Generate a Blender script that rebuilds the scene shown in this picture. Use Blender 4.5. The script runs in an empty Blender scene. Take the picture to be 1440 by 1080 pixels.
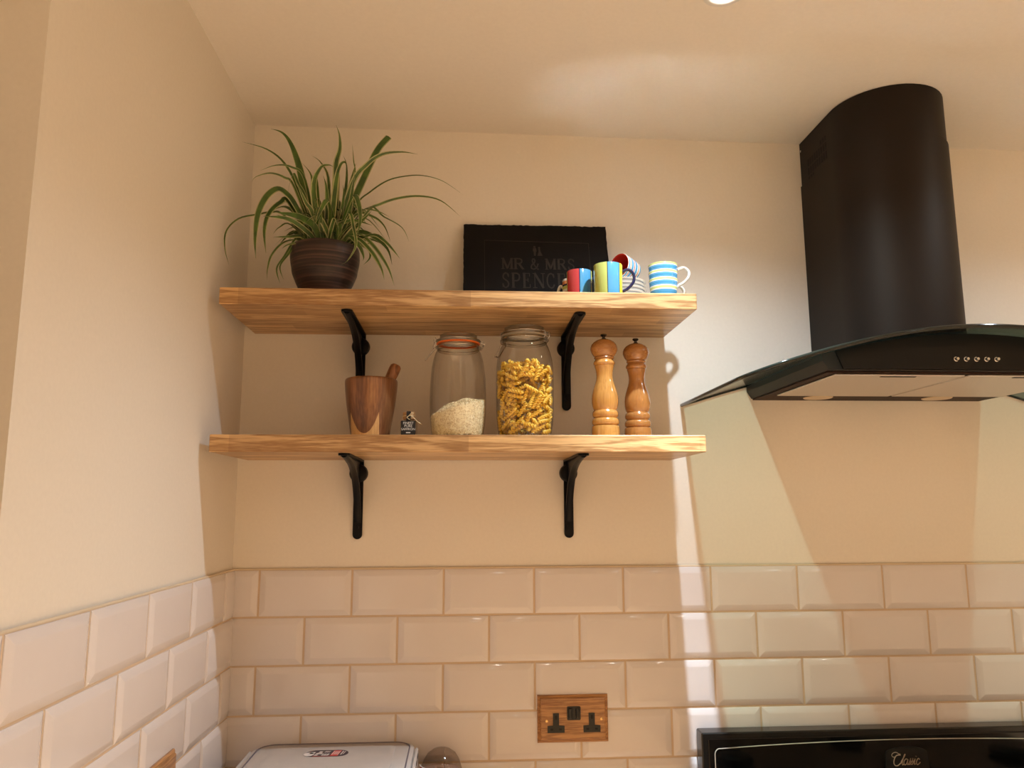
import bpy, math, random
import numpy as np
from mathutils import Vector, Matrix, Euler
random.seed(7)
rng = np.random.default_rng(7)
PI = math.pi
scene = bpy.context.scene
C = scene.collection

# ------------------------------------------------------------------ camera, light, exposure
cam_data = bpy.data.cameras.new('camera'); cam = bpy.data.objects.new('camera', cam_data); C.objects.link(cam)
cam_data.sensor_width = 36.0; cam_data.lens = 1097.07/1440*36; cam_data.clip_start = .02
_r = Vector((0.997990, -0.063264, -0.003811)); _u = Vector((-0.006117, -0.155993, 0.987739)); _f = Vector((0.063083, 0.985730, 0.156066))
cam.matrix_world = Matrix(((_r.x, _u.x, -_f.x, .50496), (_r.y, _u.y, -_f.y, -1.80123), (_r.z, _u.z, -_f.z, .13445), (0, 0, 0, 1)))
scene.camera = cam
scene.view_settings.view_transform = 'Standard'; scene.view_settings.look = 'None'
scene.view_settings.gamma = 1.0; scene.view_settings.use_curve_mapping = False
scene.view_settings.exposure = 0.05
scene.cycles.blur_glossy = 0.0; scene.cycles.use_adaptive_sampling = False; scene.cycles.sample_clamp_indirect = 0.0
scene.cycles.max_bounces = 10; scene.cycles.diffuse_bounces = 6; scene.cycles.transparent_max_bounces = 24
world = bpy.data.worlds.new('night'); scene.world = world; world.use_nodes = True
world.node_tree.nodes['Background'].inputs[0].default_value = (.02, .025, .04, 1)
world.node_tree.nodes['Background'].inputs[1].default_value = .5

def light(name, kind, loc, energy, color, radius=.01, rot=(0, 0, 0), **kw):
    d = bpy.data.lights.new(name, kind); o = bpy.data.objects.new(name, d); C.objects.link(o)
    o.location = loc; o.rotation_euler = rot; d.energy = energy; d.color = color
    if kind in ('POINT', 'SPOT'): d.shadow_soft_size = radius
    for k, v in kw.items(): setattr(d, k, v)
    return o
COOL = (.75, .90, 1.03)
SOFT = (1.0, .90, .76)
LAMPS = [(.966, -.559), (1.86, -.559)]
LAMP_Z = 1.022
for k, (x, y) in enumerate(LAMPS):
    light('downlight_beam', 'SPOT', (x, y, LAMP_Z), (46, 21)[k], COOL, .009, spot_size=math.radians(136), spot_blend=1.0)
    light('downlight_beam', 'SPOT', (x, y, LAMP_Z), (265, 140)[k], COOL, .009, spot_size=math.radians(58), spot_blend=1.0)
FILL_LAMPS = [(.75, -1.9), (1.45, -1.9), (2.2, -1.9), (.75, -3.2), (1.45, -3.2), (2.2, -3.2)]  # added unseen lamps, aimed down to supply ambient bounce
for x, y in FILL_LAMPS:
    light('downlight_beam', 'SPOT', (x, y, LAMP_Z), 147, SOFT, .03, spot_size=math.radians(84), spot_blend=.6)

# ------------------------------------------------------------------ helpers
def empty(name, loc=(0, 0, 0), rot=(0, 0, 0), label=None, cat=None, group=None):
    o = bpy.data.objects.new(name, None); C.objects.link(o); o.location = loc; o.rotation_euler = rot
    o.empty_display_size = .02
    if label: tag(o, label, cat, group)
    return o
def tag(o, label=None, cat=None, group=None, kind=None):
    if label: o['label'] = label
    if cat: o['category'] = cat
    if group: o['group'] = group
    if kind: o['kind'] = kind
    return o
class MB:
    def __init__(s): s.v = []; s.f = []; s.m = []; s.uv = {}
    def add(s, vs, fs, mi=0):
        b = len(s.v); s.v += [tuple(v) for v in vs]; s.f += [tuple(b+i for i in f) for f in fs]; s.m += [mi]*len(fs)
        return b
    def box(s, x0, x1, y0, y1, z0, z1, mi=0, ch=0):
        if ch <= 0:
            s.add([(x0,y0,z0),(x1,y0,z0),(x1,y1,z0),(x0,y1,z0),(x0,y0,z1),(x1,y0,z1),(x1,y1,z1),(x0,y1,z1)],
                  [(0,3,2,1),(4,5,6,7),(0,1,5,4),(1,2,6,5),(2,3,7,6),(3,0,4,7)], mi); return
        c = ch; V = []
        for sx, ax in ((0, x0), (1, x1)):
            for sy, ay in ((0, y0), (1, y1)):
                for sz, az in ((0, z0), (1, z1)):
                    dx = c if sx == 0 else -c; dy = c if sy == 0 else -c; dz = c if sz == 0 else -c
                    V += [(ax, ay+dy, az+dz), (ax+dx, ay, az+dz), (ax+dx, ay+dy, az)]
        idx = lambda i, j, k, a: ((i*2+j)*2+k)*3+a
        F = []
        for i in (0, 1): F.append([idx(i,0,0,0), idx(i,1,0,0), idx(i,1,1,0), idx(i,0,1,0)])
        for j in (0, 1): F.append([idx(0,j,0,1), idx(1,j,0,1), idx(1,j,1,1), idx(0,j,1,1)])
        for k in (0, 1): F.append([idx(0,0,k,2), idx(1,0,k,2), idx(1,1,k,2), idx(0,1,k,2)])
        for j in (0, 1):
            for k in (0, 1): F.append([idx(0,j,k,1), idx(1,j,k,1), idx(1,j,k,2), idx(0,j,k,2)])
        for i in (0, 1):
            for k in (0, 1): F.append([idx(i,0,k,0), idx(i,1,k,0), idx(i,1,k,2), idx(i,0,k,2)])
            for j in (0, 1): F.append([idx(i,j,0,0), idx(i,j,1,0), idx(i,j,1,1), idx(i,j,0,1)])
            for j in (0, 1):
                for k in (0, 1): F.append([idx(i,j,k,0), idx(i,j,k,1), idx(i,j,k,2)])
        s.add(V, F, mi)
    def lathe(s, prof, n=48, mi=0, c=(0, 0, 0), mis=None):
        V = []; F = []; M = []
        for r, z in prof:
            for k in range(n):
                a = 2*PI*k/n; V.append((c[0]+r*math.cos(a), c[1]+r*math.sin(a), c[2]+z))
        for i in range(len(prof)-1):
            for k in range(n):
                F.append((i*n+k, i*n+(k+1) % n, (i+1)*n+(k+1) % n, (i+1)*n+k)); M.append(mis[i] if mis else mi)
        b = s.add(V, F); s.m[-len(M):] = M
        return b
    def tube(s, pts, r, n=10, mi=0, cap=True, sx=1.0, closed=False):
        P = [Vector(p) for p in pts]; m = len(P); rs = r if isinstance(r, (list, tuple)) else [r]*m
        T = []
        for i in range(m):
            a = P[(i-1) % m] if (i > 0 or closed) else P[0]; b = P[(i+1) % m] if (i < m-1 or closed) else P[-1]
            t = (b-a); T.append(t.normalized() if t.length > 1e-9 else Vector((0, 0, 1)))
        up = Vector((0, 0, 1)) if abs(T[0].z) < .9 else Vector((1, 0, 0))
        N = (up - T[0]*up.dot(T[0])).normalized(); V = []; F = []
        for i in range(m):
            N = (N - T[i]*N.dot(T[i])).normalized(); B = T[i].cross(N)
            for k in range(n):
                a = 2*PI*k/n; V.append(P[i]+(N*math.cos(a)+B*math.sin(a)*sx)*rs[i])
        for i in range(m if closed else m-1):
            for k in range(n):
                j = (i+1) % m; F.append((i*n+k, i*n+(k+1) % n, j*n+(k+1) % n, j*n+k))
        if cap and not closed: F.append(tuple(range(n))[::-1]); F.append(tuple((m-1)*n+k for k in range(n)))
        s.add(V, F, mi)
    def prism(s, poly, a0, a1, axis='y', mi=0):
        n = len(poly)
        def P(p, a):
            return (p[0], a, p[1]) if axis == 'y' else ((a, p[0], p[1]) if axis == 'x' else (p[0], p[1], a))
        V = [P(p, a0) for p in poly]+[P(p, a1) for p in poly]
        F = [tuple(range(n)), tuple(range(2*n-1, n-1, -1))]+[(i, i+n, (i+1) % n+n, (i+1) % n) for i in range(n)]
        s.add(V, F, mi)
    def build(s, name, mats, parent=None, loc=(0, 0, 0), smooth=None, rot=(0, 0, 0)):
        me = bpy.data.meshes.new(name); me.from_pydata([tuple(v) for v in s.v], [], s.f)
        if not isinstance(mats, (list, tuple)): mats = [mats]
        for m in mats: me.materials.append(m)
        me.polygons.foreach_set('material_index', s.m)
        bm = bmesh.new(); bm.from_mesh(me); bmesh.ops.remove_doubles(bm, verts=bm.verts, dist=1e-6); bmesh.ops.recalc_face_normals(bm, faces=bm.faces); bm.to_mesh(me); bm.free()
        if smooth is not None:
            me.polygons.foreach_set('use_smooth', [True]*len(me.polygons))
            me.set_sharp_from_angle(angle=math.radians(smooth))
        me.update()
        return link(name, me, parent, loc, rot)
def link(name, me, parent=None, loc=(0, 0, 0), rot=(0, 0, 0)):
    o = bpy.data.objects.new(name, me); C.objects.link(o); o.location = loc; o.rotation_euler = rot
    if parent is not None: o.parent = parent
    return o
import bmesh
def kids(o): return [c for c in bpy.data.objects if c.parent == o]
def copy_tree(o, parent=None):
    c = o.copy(); C.objects.link(c); c.parent = parent
    for ch in kids(o): copy_tree(ch, c)
    return c
def rrect(x0, x1, z0, z1, r, n=6):
    out = []
    for cx, cz, a0 in ((x1-r, z1-r, 0), (x0+r, z1-r, 90), (x0+r, z0+r, 180), (x1-r, z0+r, 270)):
        for k in range(n+1):
            a = math.radians(a0+90*k/n); out.append((cx+r*math.cos(a), cz+r*math.sin(a)))
    return out
def smooth_path(pts, n=8):
    P = [Vector(p) for p in pts]; out = []
    for i in range(len(P)-1):
        p0 = P[max(i-1, 0)]; p1 = P[i]; p2 = P[i+1]; p3 = P[min(i+2, len(P)-1)]
        for k in range(n):
            t = k/n
            out.append(.5*((2*p1)+(p2-p0)*t+(2*p0-5*p1+4*p2-p3)*t*t+(3*p1-p0-3*p2+p3)*t**3))
    out.append(P[-1]); return out
def text_mesh(body, size, name='lettering', extrude=.0003, shear=0, align='CENTER'):
    cu = bpy.data.curves.new('t', 'FONT'); cu.body = body; cu.size = size; cu.extrude = extrude; cu.shear = shear
    cu.align_x = align; cu.align_y = 'CENTER'; cu.resolution_u = 3
    o = bpy.data.objects.new('t', cu); C.objects.link(o)
    bpy.context.view_layer.update()
    me = bpy.data.meshes.new_from_object(o.evaluated_get(bpy.context.evaluated_depsgraph_get()))
    bpy.data.objects.remove(o); me.name = name; return me

# ------------------------------------------------------------------ materials
def lin(r, g, b):
    f = lambda c: (c/255/12.92) if c/255 <= .04045 else ((c/255+.055)/1.055)**2.4
    return (f(r), f(g), f(b), 1)
class NT:
    def __init__(s, name):
        s.m = bpy.data.materials.new(name); s.m.use_nodes = True; s.t = s.m.node_tree; s.N = s.t.nodes; s.L = s.t.links
        s.p = s.N['Principled BSDF']; s.out = s.N['Material Output']
    def n(s, typ, **kw):
        o = s.N.new(typ)
        for k, v in kw.items():
            if k[0] == '_': o.inputs[int(k[1:]) if k[1:].isdigit() else k[1:].replace('_', ' ')].default_value = v
            else: setattr(o, k, v)
        return o
    def l(s, a, b): s.L.new(a, b)
    def coord(s, scale=(1, 1, 1), kind='Object', loc=(0, 0, 0), rot=(0, 0, 0)):
        t = s.n('ShaderNodeTexCoord'); m = s.n('ShaderNodeMapping'); m.inputs['Scale'].default_value = scale
        m.inputs['Location'].default_value = loc; m.inputs['Rotation'].default_value = rot
        s.l(t.outputs[kind], m.inputs[0]); return m.outputs[0]
    def ramp(s, fac, stops, interp='LINEAR'):
        r = s.n('ShaderNodeValToRGB'); r.color_ramp.interpolation = interp; e = r.color_ramp.elements
        e.remove(e[1]); e[0].position = stops[0][0]; e[0].color = stops[0][1]
        for pos, col in stops[1:]: e.new(pos).color = col
        s.l(fac, r.inputs[0]); return r.outputs[0]
    def bump(s, h, strength=.2, dist=.001):
        b = s.n('ShaderNodeBump'); b.inputs['Strength'].default_value = strength; b.inputs['Distance'].default_value = dist
        s.l(h, b.inputs['Height']); s.l(b.outputs[0], s.p.inputs['Normal'])
    def math(s, op, a, b=None, c=None):
        o = s.n('ShaderNodeMath', operation=op)
        for i, v in enumerate((a, b, c)):
            if v is None: continue
            if isinstance(v, (int, float)): o.inputs[i].default_value = v
            else: s.l(v, o.inputs[i])
        return o.outputs[0]
    def mix(s, a, b, fac, mode='MIX'):
        o = s.n('ShaderNodeMix', data_type='RGBA', blend_type=mode)
        for sock, v in ((o.inputs[0], fac), (o.inputs[6], a), (o.inputs[7], b)):
            if isinstance(v, (int, float, tuple)): sock.default_value = v
            else: s.l(v, sock)
        return o.outputs[2]
def plain(name, col, rough=.5, metal=0, spec=.5, coat=0, bump=None, coatr=.05):
    t = NT(name); p = t.p; p.inputs['Base Color'].default_value = col; p.inputs['Roughness'].default_value = rough
    p.inputs['Metallic'].default_value = metal; p.inputs['Specular IOR Level'].default_value = spec
    p.inputs['Coat Weight'].default_value = coat; p.inputs['Coat Roughness'].default_value = coatr
    nz = t.n('ShaderNodeTexNoise'); nz.inputs['Scale'].default_value = bump[0] if bump else 60; nz.inputs['Detail'].default_value = 3
    t.l(t.coord(), nz.inputs[0])
    c2 = t.mix(col, tuple(min(1, c*.93) for c in col[:3])+(1,), nz.outputs[0]); t.l(c2, p.inputs['Base Color'])
    if bump: t.bump(nz.outputs[0], bump[1], bump[2])
    return t.m
def wood(name, light_c, dark_c, axis=0, scale=1.0, rough=.45, coat=.0, stave=0, contrast=1.0):
    t = NT(name); p = t.p
    s = [38*scale]*3; s[axis] = 2.2*scale
    co = t.coord(tuple(s))
    n1 = t.n('ShaderNodeTexNoise'); n1.inputs['Scale'].default_value = 1.0; n1.inputs['Detail'].default_value = 5; n1.inputs['Distortion'].default_value = .6
    t.l(co, n1.inputs[0])
    s2 = [520*scale]*3; s2[axis] = 26*scale
    n2 = t.n('ShaderNodeTexNoise'); n2.inputs['Scale'].default_value = 1.0; n2.inputs['Detail'].default_value = 3
    t.l(t.coord(tuple(s2)), n2.inputs[0])
    w = t.math('SINE', t.math('MULTIPLY', n1.outputs[0], 34.0))
    f = t.math('ADD', t.math('MULTIPLY', w, .16*contrast), t.math('MULTIPLY', n1.outputs[0], .55))
    f = t.math('ADD', f, t.math('SUBTRACT', t.math('MULTIPLY', n2.outputs[0], .9), .24))
    col = t.ramp(f, [(.25, dark_c), (.62, light_c), (.9, tuple(min(1, c*1.12) for c in light_c[:3])+(1,))])
    if stave:
        sp = t.n('ShaderNodeSeparateXYZ'); t.l(t.coord(), sp.inputs[0])
        row = t.math('FLOOR', t.math('DIVIDE', t.math('ADD', sp.outputs[1], 1.0), stave))
        colx = t.math('FLOOR', t.math('ADD', t.math('DIVIDE', sp.outputs[0], .46), t.math('MULTIPLY', row, .37)))
        wn = t.n('ShaderNodeTexWhiteNoise', noise_dimensions='2D'); cb = t.n('ShaderNodeCombineXYZ')
        t.l(row, cb.inputs[0]); t.l(colx, cb.inputs[1]); t.l(cb.outputs[0], wn.inputs['Vector'])
        g = t.ramp(wn.outputs[0], [(0, (.78, .72, .68, 1)), (1, (1.09, 1.07, 1.04, 1))])
        col = t.mix(col, g, 1.0, 'MULTIPLY')
    t.l(col, p.inputs['Base Color']); p.inputs['Roughness'].default_value = rough; p.inputs['Coat Weight'].default_value = coat
    p.inputs['Coat Roughness'].default_value = .12
    t.bump(n2.outputs[0], .15, .0006)
    return t.m
def thin_glass(name, tint, edge, spec=1.0, rough=.0, ior=1.5, power=.35, refl=None):
    """clear thin-walled glass: see-through, darker at grazing edges, mirror-like by Fresnel"""
    t = NT(name); t.N.remove(t.p)
    lw = t.n('ShaderNodeLayerWeight'); lw.inputs[0].default_value = power
    fc = t.n('ShaderNodeLayerWeight'); fc.inputs[0].default_value = .5      # facing = 1 - |cos|, the same from both sides
    f0 = refl or ((ior-1)/(ior+1))**2*1.8        # two surfaces of the pane
    fres = t.math('ADD', f0, t.math('MULTIPLY', t.math('POWER', fc.outputs['Facing'], 5.0), 1-f0))
    if refl:                                                                 # upper face made more reflective to brighten the ceiling; underside left plain
        g = t.n('ShaderNodeNewGeometry'); plain_ = t.math('ADD', .045, t.math('MULTIPLY', t.math('POWER', fc.outputs['Facing'], 5.0), .955))
        fm = t.n('ShaderNodeMix', data_type='FLOAT'); t.l(g.outputs['Backfacing'], fm.inputs[0]); t.l(fres, fm.inputs[2]); t.l(plain_, fm.inputs[3]); fres = fm.outputs[0]
    tr = t.n('ShaderNodeBsdfTransparent'); gl = t.n('ShaderNodeBsdfGlossy'); gl.inputs['Roughness'].default_value = rough
    t.l(t.mix(tint, edge, lw.outputs['Facing']), tr.inputs[0])
    mx = t.n('ShaderNodeMixShader'); t.l(t.math('MINIMUM', t.math('MULTIPLY', fres, spec), 1.0), mx.inputs[0]); t.l(tr.outputs[0], mx.inputs[1]); t.l(gl.outputs[0], mx.inputs[2])
    t.l(mx.outputs[0], t.out.inputs[0]); return t.m
def emis(name, col, st):
    t = NT(name); t.p.inputs['Emission Color'].default_value = col; t.p.inputs['Emission Strength'].default_value = st; t.p.inputs['Base Color'].default_value = col; return t.m

M = {}
M['wall'] = plain('cream_wall_paint', (.81, .755, .665, 1), .55, spec=.3, bump=(140, .10, .0010))
M['ceiling'] = plain('ceiling_paint', (.80, .745, .665, 1), .7, spec=.2, bump=(120, .08, .0010))
M['tile'] = plain('glazed_tile', (.735, .69, .68, 1), .08, spec=.5, coat=.3, bump=(9, .06, .004))
M['grout'] = plain('beige_grout', (.64, .50, .36, 1), .9, spec=.1, bump=(400, .3, .0006))
M['caulk'] = plain('cream_caulk', (.70, .58, .42, 1), .5)
M['oak'] = wood('oiled_oak', (.60, .385, .175, 1), (.33, .175, .065, 1), 0, 1.1, .42, .15, stave=.043, contrast=1.45)
M['iron'] = plain('black_iron', (.005, .005, .006, 1), .4, spec=.16, bump=(160, .2, .0006))
M['floor'] = wood('floor_boards', (.62, .46, .31, 1), (.46, .32, .20, 1), 1, .6, .5)
M['worktop'] = wood('worktop_oak', (.52, .30, .13, 1), (.32, .16, .06, 1), 0, 1.0, .4, stave=.043)
M['white_paint'] = plain('white_paint', (.72, .70, .66, 1), .4)

# ------------------------------------------------------------------ the room
X1, Y0 = 3.1, -4.7
FZ, WT = -1.355, -.455
def ceil_z(x): return 1.050-.0100*min(x, 1.4)
b = MB(); b.box(0, X1, 0, .12, FZ, 1.07); tag(b.build('wall_back', M['wall']), kind='structure')
wall_back = bpy.data.objects['wall_back']
b = MB()
b.box(-.30, 0, -.90, .12, FZ, 1.07); b.box(-.30, 0, -2.3, -.90, .752, 1.07); b.box(-.30, 0, -2.3, -.90, FZ, -.02); b.box(-.30, 0, Y0, -2.3, FZ, 1.07)
wall_left = tag(b.build('wall_left', M['wall']), kind='structure')
b = MB(); b.box(X1, X1+.1, Y0, .12, FZ, 1.07); tag(b.build('wall_right', M['wall']), kind='structure')
b = MB(); b.box(-.3, X1+.1, Y0-.1, Y0, FZ, 1.07); tag(b.build('wall_front', M['wall']), kind='structure')
b = MB(); b.box(-.3, X1+.1, Y0-.1, .12, FZ-.05, FZ); tag(b.build('floor', M['floor']), kind='structure')
b = MB()
xs = [-.3, 1.4, X1+.1]
b.add([(x, y, ceil_z(x)+dz) for x in xs for y in (Y0-.1, .12) for dz in (0, .08)],
      [(0, 2, 6, 4), (4, 6, 10, 8), (1, 3, 7, 5), (5, 7, 11, 9), (0, 1, 3, 2), (8, 9, 11, 10), (0, 1, 5, 4), (4, 5, 9, 8), (2, 3, 7, 6), (6, 7, 11, 10)])
tag(b.build('ceiling', M['ceiling']), kind='structure')
# window in the recess on the left
glassM = thin_glass('window_glass', (.9, .93, .92, 1), (.6, .65, .64, 1))
win = tag(empty('window_1', (-.22, -1.6, -.02)), kind='structure')
b = MB()
for a in ((-.7, -.64), (-.03, .03), (.64, .7)): b.box(-.03, .03, a[0], a[1], 0, .772)
b.box(-.03, .03, -.64, .64, 0, .06); b.box(-.03, .03, -.64, .64, .712, .772); b.build('window_frame', M['white_paint'], win)
for s in (-1, 1):
    b = MB(); b.box(-.004, .004, min(s*.03, s*.64), max(s*.03, s*.64), .06, .712); b.build('pane', glassM, win)

# tiles: bevelled 200 x 100, brick bond, cut at the corners
PW, PH = .2022, .1022; TG = .0044
tile_cache = {}
def tile_mesh(w, h, bl, br):
    key = (round(w, 4), round(h, 4), bl, br)
    if key in tile_cache: return tile_cache[key]
    m = MB(); bv = .0135; e = .0035; t = .0075
    l = 0 if not bl else bv; r = 0 if not br else bv
    if l+r > w*.9: l = r = w*.3
    xo = [0, l, w-r, w]; zo = [0, bv if h > .09 else 0, h-bv, h]
    V = []
    for (x, z, y) in ((0, 0, -e), (w, 0, -e), (w, h, -e), (0, h, -e), (xo[1], zo[1], -t), (xo[2], zo[1], -t), (xo[2], zo[2], -t), (xo[1], zo[2], -t),
                      (0, 0, 0), (w, 0, 0), (w, h, 0), (0, h, 0)): V.append((x, y, z))
    m.add(V, [(4, 5, 6, 7), (0, 1, 5, 4), (1, 2, 6, 5), (2, 3, 7, 6), (3, 0, 4, 7), (8, 9, 1, 0), (9, 10, 2, 1), (10, 11, 3, 2), (11, 8, 0, 3), (8, 11, 10, 9)])
    o = m.build('tile', M['tile']); me = o.data; bpy.data.objects.remove(o)
    bm = bmesh.new(); bm.from_mesh(me)
    bmesh.ops.bevel(bm, geom=[ed for ed in bm.edges if all(v.co.y < -.001 for v in ed.verts)], offset=.0011, segments=2, affect='EDGES', profile=.5)
    bm.to_mesh(me); bm.free(); me.polygons.foreach_set('use_smooth', [True]*len(me.polygons)); me.set_sharp_from_angle(angle=math.radians(38))
    tile_cache[key] = me; return me
def lay(parent, first, length, place):
    for r in range(5):
        z1 = -r*PH-TG*.3; z0 = max(-(r+1)*PH+TG*.7, WT+.003)
        j0 = first + (PW/2 if r % 2 else 0)
        js = [0.0]; j = j0-PW*math.ceil(j0/PW)
        while j < length-.01:
            if j > .012: js.append(j)
            j += PW
        js.append(length)
        for a, c in zip(js, js[1:]):
            x0 = a+TG/2; x1 = c-TG/2; w = x1-x0; full = w > PW-.012
            if w < .012: continue
            me = tile_mesh(w, z1-z0, full or a > 0, full or c < length)
            place(me, x0, x1, z0, parent)
wob = lambda: random.uniform(-.0022, .0022)
def place_back(me, x0, x1, z0, par):
    o = link('tile', me, par, (x0, -.004+random.uniform(-.0005, .0005), z0), (wob(), 0, wob()*.6))
def place_left(me, x0, x1, z0, par):
    o = link('tile', me, par, (.004+random.uniform(-.0005, .0005), -x1, z0), (0, 0, PI/2+wob()*.6)); o.rotation_euler.y = wob()
    # rotated +90 deg: local +x runs along +y, face points to +x
lay(wall_back, .0612, 2.12, place_back)
lay(wall_left, .0760, 1.65, place_left)
b = MB(); b.box(.0, 2.12, -.0062, 0, WT, -.0005); b.build('grout', M['grout'], wall_back)
b = MB(); b.box(0, .0062, -1.65, 0, WT, -.0005); b.build('grout', M['grout'], wall_left)
b = MB(); b.tube([(.004, -.0035, .0004), (2.12, -.0035, .0004)], .0028, 8); tag(b.build('trim_1', M['caulk'], smooth=60), kind='structure')
b = MB(); b.tube([(.0035, 0, .0004), (.0035, -1.65, .0004)], .0028, 8); tag(b.build('trim_2', M['caulk'], smooth=60), kind='structure')

# worktop and base units below the frame
b = MB(); b.box(.0, 1.018, -.62, -.0, WT-.04, WT, ch=.002)
tag(b.build('worktop', M['worktop']), 'oak worktop running below the tiles left of the black cooker', 'worktop')
cab = M['white_paint']
def base_unit(x0, x1, lab):
    e = empty('base_cabinet', (x0, 0, FZ), label=lab, cat='cabinet')
    w = x1-x0; h = WT-.04-FZ
    m = MB(); m.box(0, w, -.56, -.003, .12, h); m.box(0, w, -.5, -.003, 0, .12); m.build('body', cab, e)
    m = MB(); m.box(.003, w-.003, -.58, -.561, .13, h-.006, ch=.002); d = m.build('door', cab, e)
    m = MB(); m.tube(smooth_path([(w-.05, -.58, h-.16), (w-.05, -.60, h-.15), (w-.05, -.60, h-.06), (w-.05, -.58, h-.05)], 5), .004, 8); m.build('handle', M['iron'], d, smooth=60)
base_unit(.005, .508, 'cream base cabinet under the worktop in the wall corner')
base_unit(.512, 1.015, 'cream base cabinet under the worktop beside the cooker')

# ceiling downlights; the rows behind the viewer are added fill
lens = emis('lamp_lens', (1, .96, .9, 1), 130)
def downlight(x, y, lab):
    z = ceil_z(x)
    e = empty('ceiling_downlight', (x, y-.004, z), label=lab, cat='downlight')
    m = MB(); m.lathe([(.038, 0), (.038, -.003), (.035, -.0042), (.028, -.0042), (.022, -.001), (.022, 0)], 40); m.build('bezel', M['white_paint'], e, smooth=40)
    m = MB(); m.lathe([(.0, -.0015), (.0215, -.0015)], 32); m.build('lens', lens, e)
downlight(*LAMPS[0], 'lit recessed ceiling downlight above the gap between shelves and hood')
downlight(*LAMPS[1], 'lit recessed ceiling downlight to the right of the hood chimney')
for k, (x, y) in enumerate(FILL_LAMPS):
    downlight(x, y, 'added ceiling fill light in the %s row behind the viewer, %s of three' % (('nearer', 'farther')[k//3], ('left', 'middle', 'right')[k % 3]))

# ------------------------------------------------------------------ shelves and brackets
def shelf(x0, x1, zb, zt, lab):
    m = MB(); m.box(0, x1-x0, -.273, -.001, 0, zt-zb, ch=.0014)
    return tag(m.build('wall_shelf', M['oak'], None, (x0, 0, zb), smooth=30), lab, 'shelf')
SU, SUT, SL, SLT = .5335, .5672, .2415, .2752
shelf(.0235, .984, SU, SUT, 'upper oak wall shelf carrying the plant, slate plaque and striped mugs')
shelf(.0205, .9905, SL, SLT, 'lower oak wall shelf carrying the jars, mortar and pepper mills')
def bracket():
    e = empty('shelf_bracket')
    m = MB(); poly = [(-.0105, 0), (.0105, 0)]+[(.0105*math.cos(-a), -.166+.0105*math.sin(-a)) for a in [PI*k/10 for k in range(11)]]
    m.prism(poly, -.0065, -.0005, 'y'); m.build('wall_plate', M['iron'], e, smooth=40)
    m = MB(); poly = [(-.0115, -.008), (.0115, -.008)]+[(.0115*math.cos(-a), -.236+.010*math.sin(-a)) for a in [PI*k/10 for k in range(11)]]
    m.prism(poly, -.0045, -.0003, 'z'); m.build('shelf_plate', M['iron'], e, smooth=40)
    # curved brace: tapering bar that sweeps from the tip of the plate to the foot of the wall plate
    path = smooth_path([(0, -.238, -.004), (0, -.185, -.009), (0, -.122, -.020), (0, -.074, -.041), (0, -.040, -.070), (0, -.018, -.104), (0, -.008, -.138)], 5)
    V = []; F = []; n = len(path)
    for i, p in enumerate(path):
        a = path[max(i-1, 0)]; c = path[min(i+1, n-1)]; t = (c-a).normalized(); nn = Vector((0, -t.z, t.y))
        if nn.z > 0: nn = -nn
        hw = .0062+.002*(i/n); d = .0045
        V += [p+Vector((-hw, 0, 0))-nn*d, p+Vector((-hw, 0, 0))+nn*d*.3, p+Vector((-hw*.4, 0, 0))+nn*d, p+Vector((hw*.4, 0, 0))+nn*d, p+Vector((hw, 0, 0))+nn*d*.3, p+Vector((hw, 0, 0))-nn*d]
    for i in range(n-1):
        for k in range(6): F.append((i*6+k, i*6+(k+1) % 6, (i+1)*6+(k+1) % 6, (i+1)*6+k))
    F += [tuple(range(6)), tuple((n-1)*6+k for k in range(6))]
    m = MB(); m.add(V, F); m.build('brace', M['iron'], e, smooth=50)
    # thin web filling the angle behind the brace
    pl = [(p.y, p.z) for p in path[::2]]+[(-.006, -.006), (-.2, -.004)]
    m = MB(); m.prism(pl, -.0028, .0028, 'x'); m.build('web', M['iron'], e)
    m = MB(); m.tube([(0, -.001, -.030), (0, -.012, -.030), (0, -.0165, -.030), (0, -.019, -.030)], [.0205, .0205, .0185, .010], 32); m.build('boss', M['iron'], e, smooth=40)
    m = MB(); m.tube([(0, -.0065, -.150), (0, -.0078, -.150)], .0035, 14); s_ = m.build('screw', M['iron'], e)
    return e
br0 = bracket(); spots = [(.2685, SU, 'black iron bracket under the upper shelf, above the mortar'), (.7475, SU, 'black iron bracket under the upper shelf, between pasta jar and pepper mills'),
         (.2715, SL, 'black iron bracket under the lower shelf, below the mortar'), (.7490, SL, 'black iron bracket under the lower shelf, below the pasta jar')]
for i, (x, z, lab) in enumerate(spots):
    o = br0 if i == 0 else copy_tree(br0); o.location = (x, 0, z); tag(o, lab, 'bracket', 'black shelf brackets')

# ------------------------------------------------------------------ cooker hood
HX = 1.472
M['hood_black'] = plain('hood_black_enamel', (.010, .0085, .0075, 1), .54, spec=.26, bump=(300, .04, .0004))
M['hood_body'] = plain('hood_body_black', (.012, .010, .009, 1), .45, spec=.3)
M['hood_black'].node_tree.nodes['Principled BSDF'].inputs['Specular Tint'].default_value = (1, .80, .62, 1)
M['gloss_black'] = plain('gloss_black', (.004, .0035, .0035, 1), .12, spec=.5)
M['filter'] = plain('brushed_filter', (.62, .58, .54, 1), .42, metal=.85, bump=(700, .35, .0006))
M['chrome'] = plain('chrome', (.75, .75, .75, 1), .15, metal=1)
M['slot'] = plain('slot_dark', (.002, .002, .002, 1), .8)
M['rim'] = plain('hood_rim_bronze', (.035, .018, .013, 1), .55, spec=.12)
M['hood_glass'] = thin_glass('smoked_hood_glass', (.32, .46, .35, 1), (.02, .022, .016, 1), 1.0, .13, 1.5, .42, .11)
M['glass_edge'] = plain('glass_edge', (.006, .009, .007, 1), .08)
M['lamp_cover'] = plain('frosted_lamp_cover', (.62, .47, .30, 1), .3)
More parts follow.
